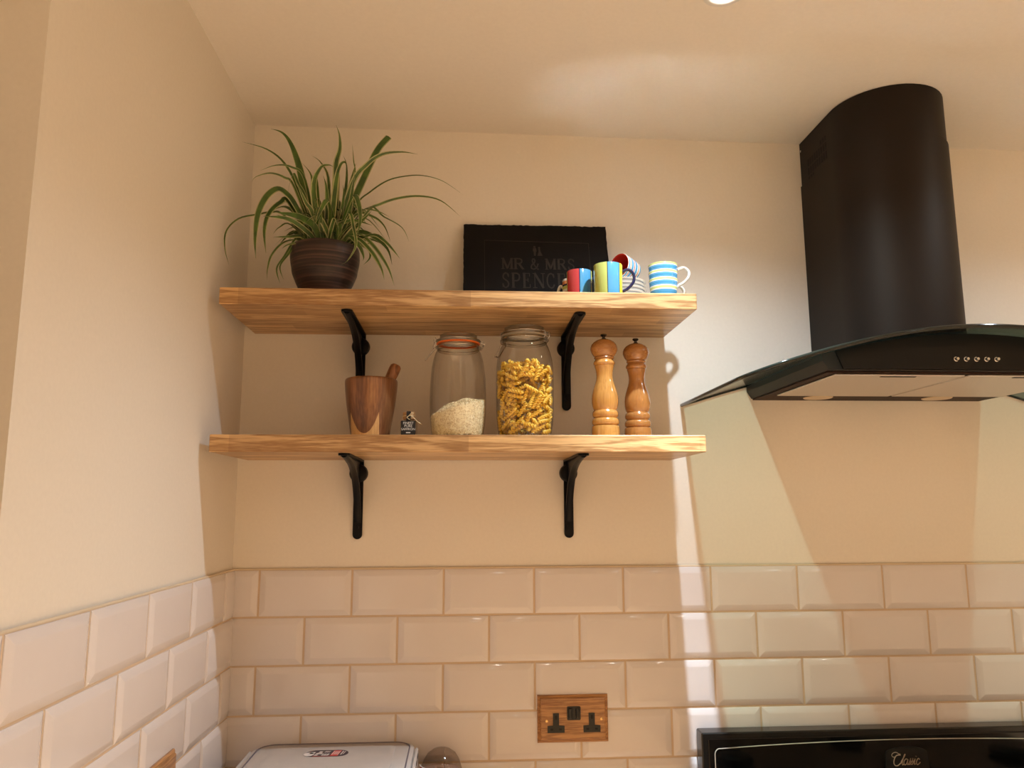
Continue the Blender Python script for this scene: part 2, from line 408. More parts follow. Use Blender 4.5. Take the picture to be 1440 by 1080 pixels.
hood = empty('cooker_hood', (HX, 0, .387), label='black chimney cooker hood with curved smoked glass canopy above the cooker', cat='cooker hood')
def chim_outline(g):
    w = .1255+g; pts = [(-w, -.002), (-w, -.165)]
    for k in range(1, 24):
        a = PI*k/24
        pts.append((-w*math.cos(a)**1 if True else 0, -.165-(.133+g)*math.sin(a)))
    pts += [(w, -.165), (w, -.002)]
    return pts
m = MB(); m.prism(chim_outline(-.0015), .40, ceil_z(HX)-.387-.001, 'z'); chim_u = m.build('chimney', M['hood_black'], hood, smooth=35)
tag(chim_u, 'upper sliding chimney section with vent slots')
m = MB(); m.prism(chim_outline(.0012), .055, .535, 'z'); tag(m.build('chimney', M['hood_black'], hood, smooth=35), 'lower wider chimney section')
# vent slots on the left (and right) flat flanks of the chimney
for side in (-1, 1):
    x = side*.1241
    for row, (za, zb) in enumerate(((.592, .604), (.570, .588), (.548, .566), (.528, .544))):
        for k in range(9):
            y = -.045-.0115*k
            if row == 0 and k < 6: continue
            if row == 3 and k > 2: continue
            m = MB(); m.box(min(x, x+side*.0006), max(x, x+side*.0006), y-.0032, y+.0032, za, zb); m.build('vent_slot', M['slot'], chim_u)
m = MB(); m.tube([(-.1241, -.012, .625), (-.1265, -.012, .625)], .003, 12); m.build('screw', M['chrome'], chim_u)
# curved glass canopy
R = 1.135
def gz(x): return .073-.53*x*x+.45*x**4     # top of the glass above the hood base
def plan_y(x):   # front edge with rounded corners
    rc = .085; ax = abs(x)
    if ax < .45-rc: return -.462
    t = min(1, (ax-(.45-rc))/rc); return -.462+rc*(1-math.sqrt(max(0, 1-t*t)))
V = []; F = []; nx = 72; ny = 10; T = .006
xs = [-.45+.9*(.5-.5*math.cos(PI*i/nx)) for i in range(nx+1)]
for i, x in enumerate(xs):
    for j in range(ny+1):
        V.append((x, -.002+(plan_y(x)+.002)*j/ny, gz(x)))
m = MB(); m.add(V, [(i*(ny+1)+j, i*(ny+1)+j+1, (i+1)*(ny+1)+j+1, (i+1)*(ny+1)+j) for i in range(nx) for j in range(ny)])
glass = m.build('glass_canopy', M['hood_glass'], hood, smooth=60)
if glass.data.polygons[0].normal.z < 0: glass.data.flip_normals()
tag(glass, 'curved smoked glass with rounded front corners')
ed = [(x, plan_y(x), gz(x)) for x in xs]
ed = [(-.45, -.002, gz(-.45)), (-.45, -.15, gz(-.45)), (-.45, -.30, gz(-.45))]+ed+[(.45, -.30, gz(.45)), (.45, -.15, gz(.45)), (.45, -.002, gz(.45))]
m = MB(); m.tube(ed, .0042, 8); m.build('glass_edge', M['glass_edge'], glass, smooth=60)
m = MB(); m.tube([(x, -.003, gz(x)-.001) for x in xs], .0026, 6); m.build('glass_edge', M['glass_edge'], glass, smooth=60)
# body under the glass: side cheeks with chamfer, front panel following the curve
bw = .292; yf = -.400; ch = .017
top = [(-bw+2*bw*i/24) for i in range(25)]
poly = [(x, gz(x)-.0015) for x in top]+[(bw, ch), (bw-.011, 0), (-bw+.011, 0), (-bw, ch)]
m = MB(); m.prism(poly, yf, -.002, 'y'); body = m.build('body', M['hood_body'], hood)
m = MB(); poly2 = [(x, gz(x)-.002) for x in top if abs(x) < .272]; poly2 = poly2+[(.255, .002), (-.255, .002)]
m.prism(poly2, yf-.004, yf-.0002, 'y'); fp = m.build('front_panel', plain('fascia_black', (.005, .0045, .004, 1), .3, spec=.25), hood)
for k in range(5):
    x = .0055+.0200*(k-2)
    m = MB(); m.tube([(x, yf-.004, .0215), (x, yf-.0095, .0215), (x, yf-.0115, .0215)], [.0034, .0034, .0026], 18); m.tube([(x, yf-.004, .0215), (x, yf-.0052, .0215)], .0046, 18)
    m.build('push_button', M['chrome'], fp, smooth=40)
# underside: bronze rim, two filter panels with seam and latches, two lamp covers
m = MB(); m.box(-bw+.013, bw-.013, yf+.012, -.004, -.0035, -.0005); rim = m.build('underside_rim', M['rim'], hood)
for s in (-1, 1):
    x0, x1 = (-.262, -.0035) if s < 0 else (.0035, .262)
    m = MB(); m.box(x0, x1, -.382, -.105, -.0075, -.0038, ch=.0015); f = m.build('grease_filter', M['filter'], hood)
    cx = (x0+x1)/2
    m = MB(); m.box(cx-.035, cx+.035, -.376, -.370, -.0085, -.0076); m.build('latch', M['slot'], f)
    m = MB(); m.tube([(s*.143, -.055, -.0036), (s*.143, -.055, -.0052)], [.033, .031], 32); m.build('lamp_cover', M['lamp_cover'], hood, smooth=30)

# ------------------------------------------------------------------ range cooker
ck = empty('range_cooker', (HX, -.003, FZ), label='black range cooker with raised gloss black back panel under the hood', cat='cooker')
hz = WT-FZ
m = MB(); m.box(-.45, .45, -.60, -.05, .10, hz-.006, ch=.003); m.box(-.43, .43, -.55, -.08, 0, .10); m.build('body', M['gloss_black'], ck)
m = MB(); m.box(-.45, .45, -.60, -.053, hz-.0055, hz+.004, ch=.003); m.build('hob', M['gloss_black'], ck)
for k in range(5):
    x = (-.33, -.33, 0, .33, .33)[k]; y = (-.45, -.2, -.33, -.45, -.2)[k]
    m = MB(); m.lathe([(0, .018), (.03, .018), (.038, .014), (.04, .0), (.0, .0)], 32, c=(x, y, hz+.0045)); m.build('burner', M['iron'], ck, smooth=35)
for s in (-1, 1):
    m = MB(); m.box(min(s*.02, s*.43), max(s*.02, s*.43), -.622, -.602, .16, hz-.17, ch=.004); d = m.build('oven_door', M['gloss_black'], ck)
    m = MB(); m.tube([(s*.06, -.645, hz-.20), (s*.39, -.645, hz-.20)], .008, 12); m.box(min(s*.07, s*.085), max(s*.07, s*.085), -.645, -.622, hz-.206, hz-.194); m.box(min(s*.365, s*.38), max(s*.365, s*.38), -.645, -.622, hz-.206, hz-.194); m.build('handle', M['chrome'], d, smooth=40)
for k in range(7):
    m = MB(); x = -.36+.12*k; m.tube([(x, -.60, hz-.08), (x, -.607, hz-.08), (x, -.609, hz-.08), (x, -.63, hz-.08)], [.026, .026, .019, .017], 24); m.build('knob', M['gloss_black'], ck, smooth=35)
zt = -.347-FZ
m = MB(); m.box(-.4495, .4495, -.052, -.012, hz-.02, zt, ch=.0025); bp = m.build('back_panel', plain('panel_black', (.008, .007, .006, 1), .22), ck)
m = MB(); m.box(-.436, .436, -.0555, -.0523, hz+.006, zt-.012, ch=.001); m.build('glass_face', plain('face_black', (.003, .0025, .0022, 1), .1), bp)
M['silver'] = plain('silver_print', (.62, .58, .50, 1), .35, metal=.3)
arc = [(-.423, hz+.006), (-.423, zt-.043)]
for k in range(1, 6): a = PI/2*k/6; arc.append((-.423+.012*(1-math.cos(a)), zt-.043+.012*math.sin(a)))
for k in range(33): x = -.410+.820*k/32; arc.append((x, zt-.021-.0105*(x/.41)**2))
for k in range(5, 0, -1): a = PI/2*k/6; arc.append((.423-.012*(1-math.cos(a)), zt-.043+.012*math.sin(a)))
arc += [(.423, zt-.043), (.423, hz+.006)]
m = MB(); m.tube([(x, -.0558, z) for x, z in arc], .0010, 6, sx=1); m.build('trim_line', M['silver'], bp, smooth=60)
# badge with raised arch and script name
m = MB(); bd = [(-.050, -.105), (.050, -.105), (.047, -.050)]+[(.047*math.cos(PI*k/14), -.050+.012*math.sin(PI*k/14)) for k in range(1, 14)]+[(-.047, -.050)]
m.prism([(x+.0, z+zt+.002) for x, z in bd], -.0575, -.0553, 'y'); m.build('badge', plain('badge_black', (.008, .008, .008, 1), .3), bp)
def script(parent):
    m = MB(); s = 1.0
    def st(pts, r=.0009): m.tube([(x/1000., -.0579, z/1000.) for x, z in smooth2(pts)], r, 6)
    def smooth2(p): return [(v.x, v.y) for v in smooth_path([(a, c, 0) for a, c in p], 6)]
    st([(-16, 8.5), (-19, 12.5), (-25, 15), (-31, 13.5), (-34, 9.5), (-32, 6), (-28, 5.5)], .0008)
    st([(-16, 12), (-15, 9), (-18, 9.5), (-24, 8), (-28.5, 2), (-30.5, -6), (-28, -11.5), (-22, -12), (-15, -7), (-12, -3)], .0011)
    st([(-14, -4), (-9, 2), (-5, 8), (-4, 10.5), (-6, 9), (-10, -1), (-12, -8), (-11, -11), (-8, -9)], .0010)
    st([(1, 0), (-3, 1), (-7, -3), (-8, -8), (-6, -11), (-2, -8), (1.5, 0), (0, -5), (-.5, -10), (2, -10)], .0010)
    st([(2, -10), (6, -3), (8, 2.5), (7, -1), (7.5, -6), (5.5, -10), (3, -10)], .0010)
    st([(6, -9), (11, -3), (13, 2.5), (12, -1), (12.5, -6), (10.5, -10), (8, -10)], .0010)
    st([(12, -8), (16, -2), (18, 1), (16, -5), (15, -10), (18, -9)], .0010); st([(20, 5.5), (20.7, 6.5)], .0011)
    st([(28, -1), (25, 1.5), (21, -3), (20, -8), (22, -11), (26, -9), (29, -6)], .0010)
    return m.build('lettering', plain('badge_script', (.50, .40, .30, 1), .35, metal=.3), parent, (0, 0, zt-.062), smooth=60)
script(bp)

# ------------------------------------------------------------------ sockets
M['socket_oak'] = wood('socket_oak', (.47, .235, .085, 1), (.25, .105, .035, 1), 0, 1.6, .35, .4)
M['black_plastic'] = plain('black_plastic', (.006, .006, .007, 1), .3)
M['brass'] = plain('brass_screw', (.85, .60, .28, 1), .2, metal=1)
def socket(loc, rotz, lab):
    e = empty('wall_socket', loc, (0, 0, rotz), lab, 'socket')
    w, h = .0775, .0492
    m = MB(); V = []; F = []
    rings = [(0, 0), (0, -.006), (.003, -.0085), (.0048, -.0078), (.0068, -.0118), (.009, -.0125)]
    for ins, y in rings:
        V += [(-w+ins, y, -h+ins), (w-ins, y, -h+ins), (w-ins, y, h-ins), (-w+ins, y, h-ins)]
    for i in range(len(rings)-1):
        for k in range(4): F.append((i*4+k, i*4+(k+1) % 4, (i+1)*4+(k+1) % 4, (i+1)*4+k))
    n = len(rings)-1; F += [(n*4, n*4+1, n*4+2, n*4+3), (0, 3, 2, 1)]
    m.add(V, F); m.build('plate', M['socket_oak'], e)
    for cx in (-.0378, .0408):
        m = MB(); T_ = [(-.0186, -.0275), (.0186, -.0275), (.0186, -.0135), (.0066, -.0125), (.0066, .0125), (-.0066, .0125), (-.0066, -.0125), (-.0186, -.0135)]
        m.prism([(cx+a, c) for a, c in T_], -.0142, -.0124, 'y'); o = m.build('outlet', M['black_plastic'], e)
        m = MB(); m.box(cx-.0024, cx+.0024, -.0146, -.0143, .000, .0085); m.box(cx-.0125, cx-.0065, -.0146, -.0143, -.0225, -.0185); m.box(cx+.0065, cx+.0125, -.0146, -.0143, -.0225, -.0185); m.build('pin_hole', M['slot'], o)
    m = MB(); m.prism(rrect(-.0135, .0165, -.002, .0265, .003), -.0142, -.0124, 'y'); sw = m.build('switch_block', M['black_plastic'], e)
    for a in (-.0105, .0055):
        m = MB(); m.box(a-.0, a+.008, -.0172, -.0143, .0015, .023, ch=.001); m.build('rocker', M['black_plastic'], sw)
    for cx, cz in ((-.0583, -.003), (.0620, 0.0)):
        m = MB(); m.tube([(cx, -.0124, cz), (cx, -.0138, cz), (cx, -.0142, cz)], [.0033, .0030, .0016], 16); m.build('screw', M['brass'], e, smooth=40)
socket((.7495, -.0090, -.3215), 0, 'oak-plated double wall socket on the tiles below the shelves, facing the room')
socket((.0090, -.4240, -.3215), PI/2, 'oak-plated wall socket on the tiles of the left side wall')

# ------------------------------------------------------------------ slate plaque
M['slate'] = plain('dark_slate', (.0085, .007, .0062, 1), .8, spec=.14, bump=(90, .35, .0015))
M['engraved'] = plain('engraved_slate', (.040, .034, .028, 1), .9, spec=.1)
SLT_W, SLT_H = .342, .245
tilt = math.atan2(.072, .233)
sl = empty('slate_plaque', (.505, -.0825, SUT+.0008), (-tilt, 0, 0), 'rectangular black slate plaque engraved with names, leaning on wall above the upper shelf', 'plaque')
n = 60; out = []
for i in range(n+1): out.append((SLT_W*i/n, random.uniform(0, .0010)))
for i in range(1, 40): out.append((SLT_W+random.uniform(-.0006, .0006), SLT_H*i/40))
for i in range(n+1): out.append((SLT_W*(1-i/n), SLT_H-random.uniform(0, .0022)))
for i in range(1, 40): out.append((random.uniform(-.0006, .0006), SLT_H*(1-i/40)))
m = MB(); m.prism(out, -.006, 0, 'y'); m.build('slab', M['slate'], sl)
def uv(u, v): return (u, SLT_H-v)
def ribbon(m, pts, w):
    for (a, c) in zip(pts, pts[1:]):
        a = Vector((a[0], a[1])); c = Vector((c[0], c[1])); d = (c-a).normalized(); q = Vector((-d.y, d.x))*w/2; e_ = d*w*.15
        P = [a-e_+q, c+e_+q, c+e_-q, a-e_-q]
        m.prism([(p.x, p.y) for p in P], -.0066, -.0059, 'y')
m = MB(); x0, x1 = .049, .297
ribbon(m, [uv(x0, .238), uv(x0, .047), uv(x1, .051), uv(x1, .238), uv(x0, .238)], .0011); m.build('engraved_border', M['engraved'], sl)
# serif letters from thick and thin strokes, unit box 0..1
G = {
 'M': [([(.16, 0), (.16, 1)], 1), ([(.16, 1), (.52, .06)], 2), ([(.52, .06), (.86, 1)], 1), ([(.86, 0), (.86, 1)], 2), ([(.02, .02), (.30, .02)], 0), ([(.70, .02), (1.0, .02)], 0), ([(.02, .98), (.20, .98)], 0), ([(.82, .98), (1.0, .98)], 0)],
 'R': [([(.20, 0), (.20, 1)], 2), ([(.20, .98), (.55, .98), (.76, .9), (.80, .76), (.74, .60), (.55, .52), (.20, .52)], 1), ([(.50, .52), (.88, .02)], 2), ([(.04, .02), (.38, .02)], 0), ([(.04, .98), (.2, .98)], 0), ([(.84, .02), (1, .02)], 0)],
 'S': [([(.84, .72), (.84, .94)], 0), ([(.84, .80), (.72, .94), (.5, 1), (.26, .93), (.16, .76), (.26, .60), (.74, .42), (.86, .26), (.76, .08), (.5, 0), (.28, .05), (.14, .22)], 1), ([(.14, .04), (.14, .28)], 0)],
 'P': [([(.22, 0), (.22, 1)], 2), ([(.22, .98), (.6, .98), (.82, .88), (.86, .72), (.78, .55), (.6, .47), (.22, .47)], 1), ([(.04, .02), (.42, .02)], 0), ([(.04, .98), (.22, .98)], 0)],
 'E': [([(.22, 0), (.22, 1)], 2), ([(.04, .98), (.86, .98), (.86, .78)], 0), ([(.22, .52), (.66, .52)], 0), ([(.66, .40), (.66, .64)], 0), ([(.04, .02), (.90, .02), (.90, .24)], 0)],
 'N': [([(.18, 0), (.18, 1)], 0), ([(.18, 1), (.84, .02)], 2), ([(.84, 0), (.84, 1)], 0), ([(.02, .02), (.34, .02)], 0), ([(.02, .98), (.18, .98)], 0), ([(.68, .98), (1, .98)], 0)],
 'C': [([(.86, .70), (.86, .96)], 0), ([(.86, .78), (.74, .93), (.54, 1), (.30, .92), (.14, .7), (.12, .5), (.14, .3), (.30, .08), (.54, 0), (.76, .06), (.88, .24)], 1)],
 '&': [([(.92, .50), (.80, .25), (.60, .06), (.36, 0), (.16, .08), (.12, .26), (.24, .44), (.50, .62), (.58, .80), (.48, .98), (.32, .96), (.26, .80), (.36, .58), (.62, .22), (.84, .02), (.96, .02)], 1), ([(.78, .50), (1, .50)], 0)]}
def word(par, spec, v0, v1, wt):
    for chh, u0, u1 in spec:
        m = MB()
        for pts, th in G[chh]:
            w = wt*(.45, .8, 1.25)[th]
            ribbon(m, [(u0+(u1-u0)*x, SLT_H-v1+(v1-v0)*z) for x, z in pts], w)
        m.build('letter', M['engraved'], par)
word(sl, [('M', .0875, .116), ('R', .1165, .1415), ('&', .1555, .176), ('M', .190, .2165), ('R', .2185, .241), ('S', .2435, .261)], .0975, .1275, .0040)
word(sl, [('S', .0885, .107), ('P', .110, .133), ('E', .1365, .156), ('N', .160, .189), ('C', .1915, .2125), ('E', .217, .238), ('R', .2405, .264)], .1385, .1790, .0043)
m = MB()  # two little wedding figures
def disc(m, u, v, r, n=14): m.prism([(u+r*math.cos(2*PI*k/n), SLT_H-v+r*math.sin(2*PI*k/n)) for k in range(n)], -.0066, -.0059, 'y')
disc(m, .1675, .0640, .0028); disc(m, .1785, .0665, .0026)
m.prism([uv(*p) for p in ((.1640, .0675), (.1712, .0675), (.1722, .0770), (.1705, .0770), (.1700, .0890), (.1655, .0890), (.1652, .0770), (.1635, .0770))], -.0066, -.0059, 'y')
m.prism([uv(*p) for p in ((.1765, .0698), (.1805, .0698), (.1812, .0765), (.1860, .0890), (.1738, .0890), (.1770, .0765))], -.0066, -.0059, 'y')
m.build('engraved_figures', M['engraved'], sl)

# ------------------------------------------------------------------ spider plant
def pot_mat():
    t = NT('brown_striped_ceramic'); sp = t.n('ShaderNodeSeparateXYZ'); co = t.coord((3, 3, 190)); n1 = t.n('ShaderNodeTexNoise'); n1.inputs['Scale'].default_value = 1; n1.inputs['Detail'].default_value = 4
    t.l(co, n1.inputs[0]); t.l(t.ramp(n1.outputs[0], [(.34, (.007, .004, .0035, 1)), (.5, (.022, .011, .009, 1)), (.62, (.085, .040, .030, 1)), (.75, (.015, .008, .007, 1))]), t.p.inputs['Base Color'])
    t.p.inputs['Roughness'].default_value = .38; t.bump(n1.outputs[0], .5, .0015); return t.m
def leaf_mat():
    t = NT('variegated_leaf'); uvn = t.n('ShaderNodeUVMap'); sp = t.n('ShaderNodeSeparateXYZ'); t.l(uvn.outputs[0], sp.inputs[0])
    oi = t.n('ShaderNodeObjectInfo'); d = t.math('ABSOLUTE', t.math('SUBTRACT', sp.outputs[0], .5))
    thr = t.math('ADD', .28, t.math('MULTIPLY', oi.outputs['Random'], .16))
    nz = t.n('ShaderNodeTexNoise'); nz.inputs['Scale'].default_value = 45; t.l(t.coord(), nz.inputs[0])
    green = t.ramp(nz.outputs[0], [(.3, (.028, .066, .008, 1)), (.7, (.078, .155, .018, 1))])
    edge = t.math('MULTIPLY', t.math('GREATER_THAN', d, thr), .8)
    col = t.mix(green, (.48, .46, .22, 1), edge); t.l(col, t.p.inputs['Base Color']); t.p.inputs['Roughness'].default_value = .42
    t.p.inputs['Subsurface Weight'].default_value = 0
    return t.m
M['leaf'] = leaf_mat(); M['soil'] = plain('soil', (.03, .018, .01, 1), .95, bump=(200, 1, .004))
LEAVES = [
 (12,1,[(203,-160,705),(167,-166,781),(150,-172,859),(130,-176,915),(110,-178,942),(85,-180,950)]),
 (4.5,0,[(195,-160,705),(148,-172,814),(117,-179,872),(79,-184,901),(29,-190,913)]),
 (5,0,[(191,-160,705),(165,-187,829),(136,-196,856),(104,-203,856),(75,-210,840)]),
 (5,0,[(191,-160,705),(142,-181,815),(120,-187,836),(91,-192,843),(63,-197,832),(55,-200,818)]),
 (11,1,[(195,-160,705),(148,-185,773),(131,-195,796),(111,-202,806),(90,-210,785),(77,-222,741),(78,-238,681),(85,-250,634)]),
 (9,1,[(191,-160,705),(133,-185,781),(115,-190,780),(93,-199,750),(88,-208,708),(97,-220,655)]),
 (5,0,[(191,-160,705),(121,-178,755),(96,-183,760),(68,-189,752),(31,-198,738),(9,-205,707),(11,-213,666),(24,-220,627)]),
 (11,1,[(225,-160,706),(225,-160,834),(224,-160,883),(231,-160,917),(229,-160,950),(221,-160,973)]),
 (4,0,[(233,-160,706),(261,-141,851),(258,-135,904),(253,-130,944)]),
 (11,2,[(225,-160,706),(266,-147,815),(295,-138,895),(313,-134,936),(334,-130,965)]),
 (8,0,[(225,-160,706),(262,-177,827),(293,-184,870),(327,-190,893),(370,-195,897),(405,-200,890)]),
 (4,0,[(233,-160,706),(268,-155,787),(298,-153,822),(336,-150,851),(375,-148,863),(414,-146,866),(458,-143,855),(503,-140,825)]),
 (4,0,[(241,-160,706),(295,-176,764),(325,-183,782),(364,-191,793),(410,-200,795),(456,-209,782),(498,-220,743)]),
 (4,0,[(225,-160,706),(295,-182,773),(335,-192,750),(374,-202,723),(390,-210,689)]),
 (5,0,[(233,-160,706),(267,-145,771),(305,-136,771),(328,-129,754),(340,-122,727),(341,-120,718)]),
 (8,0,[(241,-160,706),(303,-173,717),(338,-180,699),(370,-190,658)]),
 (7,0,[(241,-160,706),(270,-153,727),(307,-145,723),(338,-137,697),(348,-130,663)]),
 (7,1,[(248,-160,706),(306,-194,677),(333,-222,630),(343,-240,596)]),
 (6,1,[(248,-160,706),(280,-170,713),(312,-180,690),(345,-197,638),(361,-210,592)]),
 (9,0,[(195,-160,705),(163,-187,705),(138,-208,697),(112,-230,687)]),
 (6,0,[(191,-160,705),(137,-178,734),(113,-185,725),(102,-190,707)]),
 (5,0,[(184,-160,705),(124,-180,695),(102,-192,663),(97,-202,629),(99,-210,601)]),
 (4,0,[(176,-160,705),(130,-200,657),(120,-220,623),(133,-240,585)]),
 (4,0,[(180,-160,705),(154,-179,698),(138,-202,660),(127,-222,627),(140,-240,593)]),
 (7,0,[(210,-160,705),(206,-136,844),(186,-126,898),(161,-120,919)]),
 (10,1,[(199,-160,705),(187,-205,798),(202,-226,840),(222,-235,845),(234,-240,837)]),
 (9,1,[(214,-160,705),(212,-188,797),(205,-200,836)]),
 (9,1,[(222,-160,706),(230,-191,821),(240,-201,860),(252,-205,865),(255,-210,841)]),
 (8,1,[(229,-160,706),(258,-174,828),(270,-180,875)]),
 (8,1,[(225,-160,706),(251,-191,757),(272,-213,790),(286,-226,759),(291,-244,714),(285,-260,677)]),
 (5,1,[(233,-160,706),(260,-201,753),(275,-221,714),(284,-246,667),(273,-268,629),(261,-280,614)]),
 (10,1,[(203,-160,705),(188,-187,725),(167,-213,735),(149,-232,735),(123,-260,729)]),
 (8,1,[(214,-160,705),(224,-205,751),(219,-227,771),(210,-249,737),(206,-270,702)]),
 (6,1,[(199,-160,705),(166,-183,790),(152,-192,818),(141,-198,841),(135,-205,812),(134,-210,788)]),
 (6,0,[(203,-160,705),(171,-134,810),(163,-119,871),(140,-110,904)]),
 (6,0,[(233,-160,706),(240,-127,827),(239,-108,899),(229,-100,930)]),
 (6,0,[(180,-160,705),(163,-189,694),(143,-229,672),(136,-250,655)]),
 (7,1,[(233,-160,706),(240,-210,718),(246,-220,718),(254,-260,681)]),
 (6,0,[(229,-160,706),(280,-181,761),(311,-190,766),(347,-200,747)]),
 (6,0,[(244,-160,706),(285,-205,681),(299,-236,648),(300,-250,632)]),
 (5,0,[(248,-160,706),(300,-171,685),(305,-176,664),(292,-180,646)]),
 (8,1,[(214,-160,705),(183,-189,756),(170,-201,775),(154,-220,810)]),
 (7,0,[(218,-160,706),(197,-183,783),(182,-190,800)]),
 (7,0,[(225,-160,706),(245,-181,785),(245,-190,821)]),
 (8,1,[(229,-160,706),(258,-185,759),(267,-203,800),(274,-220,837)]),
 (7,0,[(195,-160,705),(152,-142,757),(109,-127,795),(71,-116,782),(55,-110,772)]),
 (7,0,[(195,-160,705),(168,-183,726),(145,-199,735),(115,-220,739)]),
 (8,1,[(233,-160,706),(273,-180,730),(297,-193,749),(309,-200,760)]),
 (5,0,[(199,-160,705),(149,-132,778),(122,-119,807),(96,-110,808)]),
]

PX, PY = .2075, -.16
pl = empty('potted_spider_plant', (PX, PY, SUT+.0005), label='spider plant with arching variegated leaves in a ribbed brown pot on the upper shelf', cat='plant')
prof = [(0, 0), (.036, 0), (.040, .002), (.0505, .020), (.0600, .040), (.0675, .060), (.0715, .078), (.073, .097), (.0725, .113), (.0705, .119), (.0680, .1205), (.0655, .117), (.066, .107), (.066, .103), (0, .103)]
pp = []
for (r, z), (r2, z2) in zip(prof, prof[1:]):
    k = max(1, int(abs(z2-z)/.0035))
    for i in range(k): t_ = i/k; rr = r+(r2-r)*t_; pp.append((rr+(.0005*math.sin((z+(z2-z)*t_)*1500) if .003 < z < .12 and rr > .055 else 0), z+(z2-z)*t_))
pp.append(prof[-1])
m = MB(); m.lathe(pp, 64); m.build('pot', pot_mat(), pl, smooth=50)
m = MB(); m.lathe([(.0655, .107), (.05, .109), (.03, .111), (0, .112)], 32); m.build('soil', M['soil'], pl, smooth=60)
def leaf(path, w, kind=0, parent=None):
    P = smooth_path(path, 5); n = len(P); V = []; F = []; UVs = []
    L = [0]
    for a, c in zip(P, P[1:]): L.append(L[-1]+(c-a).length)
    Ts = [(P[min(i+1, n-1)]-P[max(i-1, 0)]).normalized() for i in range(n)]
    mid = n//2; T_ = Ts[mid]
    flat = T_.cross(Vector((0, 0, 1))); flat = flat.normalized() if flat.length > .1 else Vector((1, 0, 0))
    side_on = Vector((-T_.z, 0, T_.x)); side_on = side_on.normalized() if side_on.length > .1 else flat
    if side_on.dot(flat) < 0: side_on = -side_on
    s0 = flat*(.5 if kind == 0 else .2)+side_on*(.75 if kind == 0 else 1.0)
    S = [None]*n; s = (s0-T_*s0.dot(T_)).normalized(); S[mid] = s
    for i in range(mid+1, n): s = (s-Ts[i]*s.dot(Ts[i])).normalized(); S[i] = s
    s = S[mid]
    for i in range(mid-1, -1, -1): s = (s-Ts[i]*s.dot(Ts[i])).normalized(); S[i] = s
    for i, p in enumerate(P):
        t = L[i]/L[-1]; s = S[i]; nrm = Ts[i].cross(s).normalized()
        if kind == 2: ww = w*min(1, .35+t*2.2)
        else: ww = w*min(1, .45+1.6*t)*max(.03, (1-max(0, (t-.45)/.55)**1.7))
        V += [p-s*ww/2+nrm*ww*.16, p, p+s*ww/2+nrm*ww*.16]
    for i in range(n-1):
        for k in range(2): F.append((i*3+k, i*3+k+1, (i+1)*3+k+1, (i+1)*3+k))
    me = bpy.data.meshes.new('leaf'); me.from_pydata([tuple(v) for v in V], [], F); me.materials.append(M['leaf'])
    uvl = me.uv_layers.new(name='UVMap')
    for poly in me.polygons:
        for li in poly.loop_indices:
            vi = me.loops[li].vertex_index; uvl.data[li].uv = ((vi % 3)/2, (vi//3)/n)
    me.polygons.foreach_set('use_smooth', [True]*len(me.polygons))
    return link('leaf', me, parent)
for w, k, P3 in LEAVES:
    base = Vector((PX, PY, SUT)); pts = [Vector(p)/1000 for p in P3]
    pts = [Vector((max(p.x, .006), p.y, max(p.z, SUT+.006))) for p in pts]
    b0 = pts[0]; b0 = Vector((PX+(b0.x-PX)*.8, PY+random.uniform(-.03, .02), SUT+.109)); pts[0] = b0
    if pts[1].z < SUT+.13: # must clear the rim first
        q = Vector(((b0.x+pts[1].x)/2, (b0.y+pts[1].y)/2, SUT+.137)); pts.insert(1, q)
    leaf([p-base for p in pts], w/1000*1.55, k, pl)
for k in range(74):
    a = random.uniform(0, 2*PI); el = random.uniform(.15, 1.0); Lh = random.uniform(.07, .17)
    d = Vector((math.cos(a), math.sin(a)*.8, 0)); b0 = Vector((random.uniform(-.035, .035), random.uniform(-.03, .03), .109))
    reach = Lh*(1.15-el*.8); h = Lh*el*.85+.012
    p1 = b0+d*reach*.22+Vector((0, 0, max(h*.6, .03))); p2 = b0+d*reach*.6+Vector((0, 0, max(h, .035))); p3 = b0+d*reach+Vector((0, 0, h*random.uniform(.35, .9)+.002))
    if (PX+p3.x) < .012 or PY+p3.y > -.012: continue
    leaf([b0, p1, p2, p3], random.uniform(.007, .012), random.choice((0, 1)), pl)

# ------------------------------------------------------------------ mugs, saucers
def band_mat(name, stops, axis='z', H=1.0, rough=.12):
    t = NT(name); sp = t.n('ShaderNodeSeparateXYZ'); t.l(t.coord(), sp.inputs[0])
    if axis == 'z': f = t.math('DIVIDE', sp.outputs[2], H)
    else: # angle seen from -y: 0 at -x side .. 1
        f = t.math('ADD', t.math('DIVIDE', t.math('ARCTAN2', sp.outputs[0], t.math('MULTIPLY', sp.outputs[1], -1.0)), 2*PI), .5)
    t.l(t.ramp(f, stops, 'CONSTANT'), t.p.inputs['Base Color']); t.p.inputs['Roughness'].default_value = rough; t.p.inputs['Coat Weight'].default_value = .4; return t.m
RED, BLU, NAV, LIM, YEL, WHT = (.55, .055, .06, 1), (.09, .33, .55, 1), (.012, .015, .07, 1), (.50, .56, .15, 1), (.85, .70, .05, 1), (.85, .82, .76, 1)
CREAM = (.62, .66, .22, 1); ORG = (.75, .28, .10, 1); MID = (.03, .22, .42, 1)
M['navy'] = plain('navy_glaze', NAV, .1, coat=.4); M['white_glaze'] = plain('white_glaze', WHT, .12, coat=.4); M['red_glaze'] = plain('red_glaze', (.50, .035, .02, 1), .2)
M['blue_glaze'] = plain('blue_glaze', BLU, .15)
A = lambda deg: deg/360+.5
